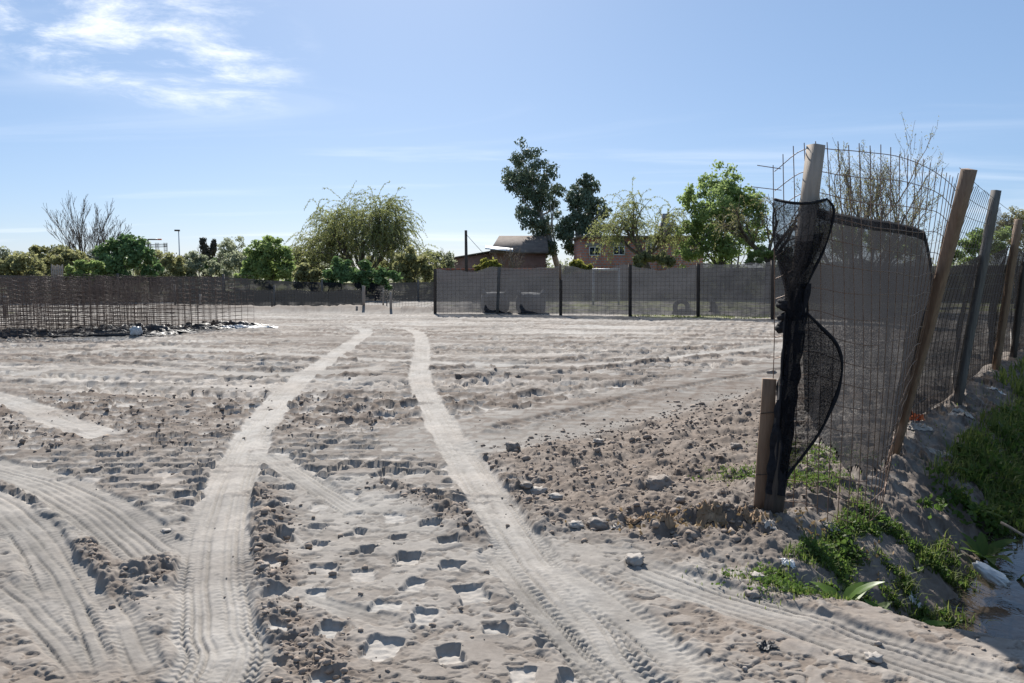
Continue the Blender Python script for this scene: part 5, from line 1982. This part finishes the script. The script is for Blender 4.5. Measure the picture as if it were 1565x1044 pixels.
tag(mb.build('orange_netting', M['orange'], base=(c[0], c[1], H(*c))), 'scrap of orange safety net at the foot of the leaning brown post', 'netting')
c = G(1514, 890, -.45)
V, Q = lumpy(c[0], c[1], -.42, .11, .05, .042, 2.4, 8, .3, 5, 2.2)
ang = -.9
V0 = V - np.array((c[0], c[1], -.42))
V = np.stack((V0[:, 0] * math.cos(ang) - V0[:, 1] * math.sin(ang), V0[:, 0] * math.sin(ang) + V0[:, 1] * math.cos(ang), V0[:, 2] - .35 * V0[:, 0]), 1) + np.array((c[0], c[1], -.40))
tag(MB().add(V, Q).build('plastic_bag', M['plastic_w'], base=(c[0], c[1], -.45), smooth=True), 'twisted white plastic bag lying at the edge of the ditch water', 'bag')
# plank in the ditch weeds
a, b = np.append(G(1530, 805, -.25), -.22), np.append(G(1575, 822, -.25), -.26)
tag(MB().beam(a, b, .022, .015, n=3).build('plank', M['wood_p'], base=tuple(a)), 'pale stick lying in the weeds at the right edge', 'plank')


# grass, weeds and dock plants
def st_xy(s, t):
    return P0[0] + FD[0] * s + FN[0] * t, P0[1] + FD[1] * s + FN[1] * t


def blades(mb, x, y, hgt, wd, lean=.5):
    n = len(x)
    z_ = HH(x, y) - .01
    an = rng.uniform(0, 6.28, n)
    d = np.stack((np.cos(an), np.sin(an), np.zeros(n)), 1)
    sd = np.stack((-np.sin(an), np.cos(an), np.zeros(n)), 1)
    hh = (hgt * rng.uniform(.5, 1.3, n))[:, None]
    ww = (wd * rng.uniform(.7, 1.3, n))[:, None]
    ll = rng.uniform(.1, lean, n)[:, None]
    b = np.stack((x, y, z_), 1)
    m_ = b + UP * hh * .6 + d * hh * ll * .4
    t_ = b + UP * hh * (1 - .35 * ll) + d * hh * ll * 1.2
    V = np.stack((b - sd * ww / 2, b + sd * ww / 2, m_ + sd * ww * .4, m_ - sd * ww * .4, t_), 1)
    o = (np.arange(n) * 5)[:, None]
    mb.add(V.reshape(-1, 3), o + np.array([[0, 1, 2, 3]]), o + np.array([[3, 2, 4]]))


def weeds(mb, x, y, r_, k):
    """low leafy rosettes: k small leaves each"""
    n = len(x)
    X_, Y_ = np.repeat(x, k), np.repeat(y, k)
    z_ = np.repeat(HH(x, y), k)
    an = rng.uniform(0, 6.28, n * k)
    rr = np.repeat(r_ * rng.uniform(.5, 1.3, n), k) * rng.uniform(.2, 1, n * k)
    el = rng.uniform(.1, 1.1, n * k)
    C_ = np.stack((X_ + rr * np.cos(an), Y_ + rr * np.sin(an), z_ + rr * el * 1.1 + .008), 1)
    leaves(mb, C_, float(r_) * .62, float(r_) * .36)


def patch(n, cx, cy, sx, sy):
    return cx + rng.normal(size=n) * sx, cy + rng.normal(size=n) * sy


mg_, mw_ = MB(), MB()
for px_, py_, sx, sy, n, hgt in ((1232, 705, .16, .28, 500, .045), (1235, 735, .18, .14, 600, .05), (1130, 730, .14, .1, 220, .035), (1262, 690, .15, .2, 300, .05), (1210, 745, .1, .1, 250, .05), (1180, 880, .16, .06, 260, .035), (1215, 900, .12, .06, 320, .04), (1275, 900, .10, .06, 160, .05)):
    c = G(px_, py_)
    x, y = patch(n, c[0], c[1], sx, sy)
    blades(mg_, x, y, hgt, .006)
    x, y = patch(n // 5, c[0], c[1], sx, sy)
    weeds(mw_, x, y, .035, 7)
# bank vegetation in fence coordinates
def bank(n, s0, s1, t0, t1, cut=-.22):
    s, t = rng.uniform(s0, s1, n), rng.uniform(t0, t1, n)
    x, y = st_xy(s, t)
    k = gn(x * 1.9, y * 1.9, 3) + .5 * gn(x * 6, y * 6, 5) > cut
    return x[k], y[k]


x, y = bank(1500, -1.05, .85, .42, 1.0, .0)
weeds(mw_, x, y, .036, 8)
x, y = bank(400, -1.0, .7, .45, .95, .15)
weeds(mw_, x, y, .06, 7)
x, y = bank(3800, -1.05, .9, .38, 1.05, -.1)
blades(mg_, x, y, .065, .006, .9)
x, y = bank(13000, 2.2, 9.0, .55, 2.9, -.35)
blades(mg_, x, y, .20, .011, 1.0)
x, y = bank(3600, 1.5, 9.0, .6, 2.9)
weeds(mw_, x, y, .10, 9)
x, y = bank(6000, -.3, 6.0, 1.65, 3.2)
blades(mg_, x, y, .20, .012, 1.0)
x, y = bank(900, -.9, 1.6, .85, 1.35, -.1)
weeds(mw_, x, y, .05, 8)
x, y = bank(2500, -.9, 1.8, .85, 1.4, -.15)
blades(mg_, x, y, .12, .008, 1.0)
x, y = bank(900, -.3, 6.0, 1.7, 3.2)
weeds(mw_, x, y, .11, 9)
x, y = bank(6000, 8.0, 18, .25, 4.0)
blades(mg_, x, y, .22, .022, .9)
x, y = bank(260, 3.0, 8.0, .15, .8)
blades(mg_, x, y, .06, .007, .9)
# green strip at the back fence
x, y = rng.uniform(4.2, 10.5, 3000), rng.uniform(27.0, 29.4, 3000)
k = gn(x * .9, y * .9, 1) > .02
blades(mg_, x[k], y[k], .06, .02)
tag(mg_.build('grass', M['grass']), 'short green grass on the ditch bank and round the fence post', 'grass', kind='stuff')
tag(mw_.build('low_weeds', M['weed']), 'low leafy weeds covering the ditch bank', 'weeds', kind='stuff')
# dead leaves round the litter
mb = MB()
c = G(1060, 806)
x, y = patch(150, c[0], c[1], .30, .10)
C_ = np.stack((x, y, HH(x, y) + .008 + rng.random(150) * .02), 1)
leaves(mb, C_, .04, .018)
c = G(1260, 800)
x, y = patch(80, c[0], c[1], .2, .12)
leaves(mb, np.stack((x, y, HH(x, y) + .012), 1), .05, .025)
tag(mb.build('dead_leaves', M['dry']), 'dry brown leaves scattered in front of the corner post', 'leaves', kind='stuff')


def dock(px_, py_, z, n, ln, lab, sd, mat='dock', wide=.36):
    c = G(px_, py_, z)
    zz_ = H(*c)
    e = empty('dock_plant', (c[0], c[1], zz_), lab, 'plant', 'broad-leaved plants on the ditch bank')
    random.seed(sd)
    for i in range(n):
        an = i * 2.4 + random.uniform(-.4, .4)
        L_ = 1.35 * ln * random.uniform(.65, 1.15)
        el = random.uniform(.35, 1.15)
        d = np.array((math.cos(an), math.sin(an), 0))
        sd_ = np.array((-math.sin(an), math.cos(an), 0))
        m_ = 9
        P = np.zeros((m_, 5, 3))
        for k in range(m_):
            f = k / (m_ - 1)
            ce = np.array((c[0], c[1], zz_)) + d * L_ * (f * math.cos(el) + .10 * f * f) + UP * L_ * (f * math.sin(el) - .42 * f * f * math.cos(el))
            w = L_ * wide * (.10 + 1.0 * math.sin(math.pi * min(1, f ** .8)) * (1 - .25 * f)) * .5 if f > .12 else L_ * .025
            if k == m_ - 1:
                w = .002
            for j in range(5):
                q = (j - 2) / 2
                P[k, j] = ce + sd_ * w * q + UP * (abs(q) * w * .35 + .06 * w * math.sin(k * 2.2 + j * 2))
        MB().grid(P).build('leaf', M[mat], e, smooth=True)


dock(1290, 922, -.08, 6, .19, 'bright green broad-leaved plant nearest the tyre lines at the ditch edge', 1)
dock(1372, 952, -.12, 6, .20, 'broad-leaved plant at the ditch edge right of the bright green one', 2)
dock(1415, 968, -.2, 8, .20, 'dark broad-leaved plant closest to the water', 3, 'weed', .5)
dock(1330, 935, -.10, 5, .13, 'small yellowish broad-leaved plant between two larger ones on the ditch edge', 4)
dock(1330, 880, -.1, 6, .15, 'broad-leaved plant in the shade halfway down the bank', 5, 'weed', .45)
dock(1505, 790, -.2, 8, .26, 'large broad-leaved weed on the far bank under the right fence', 6, 'weed', .3)
dock(1540, 820, -.25, 8, .26, 'large broad-leaved weed on the far bank above the white bag', 7, 'weed', .3)
dock(1445, 700, -.05, 6, .14, 'lone leafy plant on the bare clay bank', 8, 'weed', .3)
dock(1490, 750, -.2, 7, .22, 'leafy weed in the ditch below the bare clay bank', 9, 'weed', .3)
# arching grass tuft by the water
c = G(1470, 945, -.4)
mb = MB()
for i in range(46):
    an = rng.uniform(0, 6.28)
    L_ = rng.uniform(.18, .36)
    k = np.linspace(0, 1, 7)
    d = np.array((math.cos(an), math.sin(an), 0))
    P = np.array((c[0], c[1], H(*c))) + d * (L_ * .85 * k[:, None] ** 1.3) + UP * (L_ * (1.1 * k - .95 * k * k))[:, None]
    sd_ = np.array((-math.sin(an), math.cos(an), 0)) * .004
    mb.grid(np.stack((P - sd_ * (1 - k[:, None] * .8), P + sd_ * (1 - k[:, None] * .8)), 1))
tag(mb.build('grass_tuft', M['grass'], base=(c[0], c[1], H(*c))), 'arching tuft of long grass hanging over the ditch water', 'grass tuft')
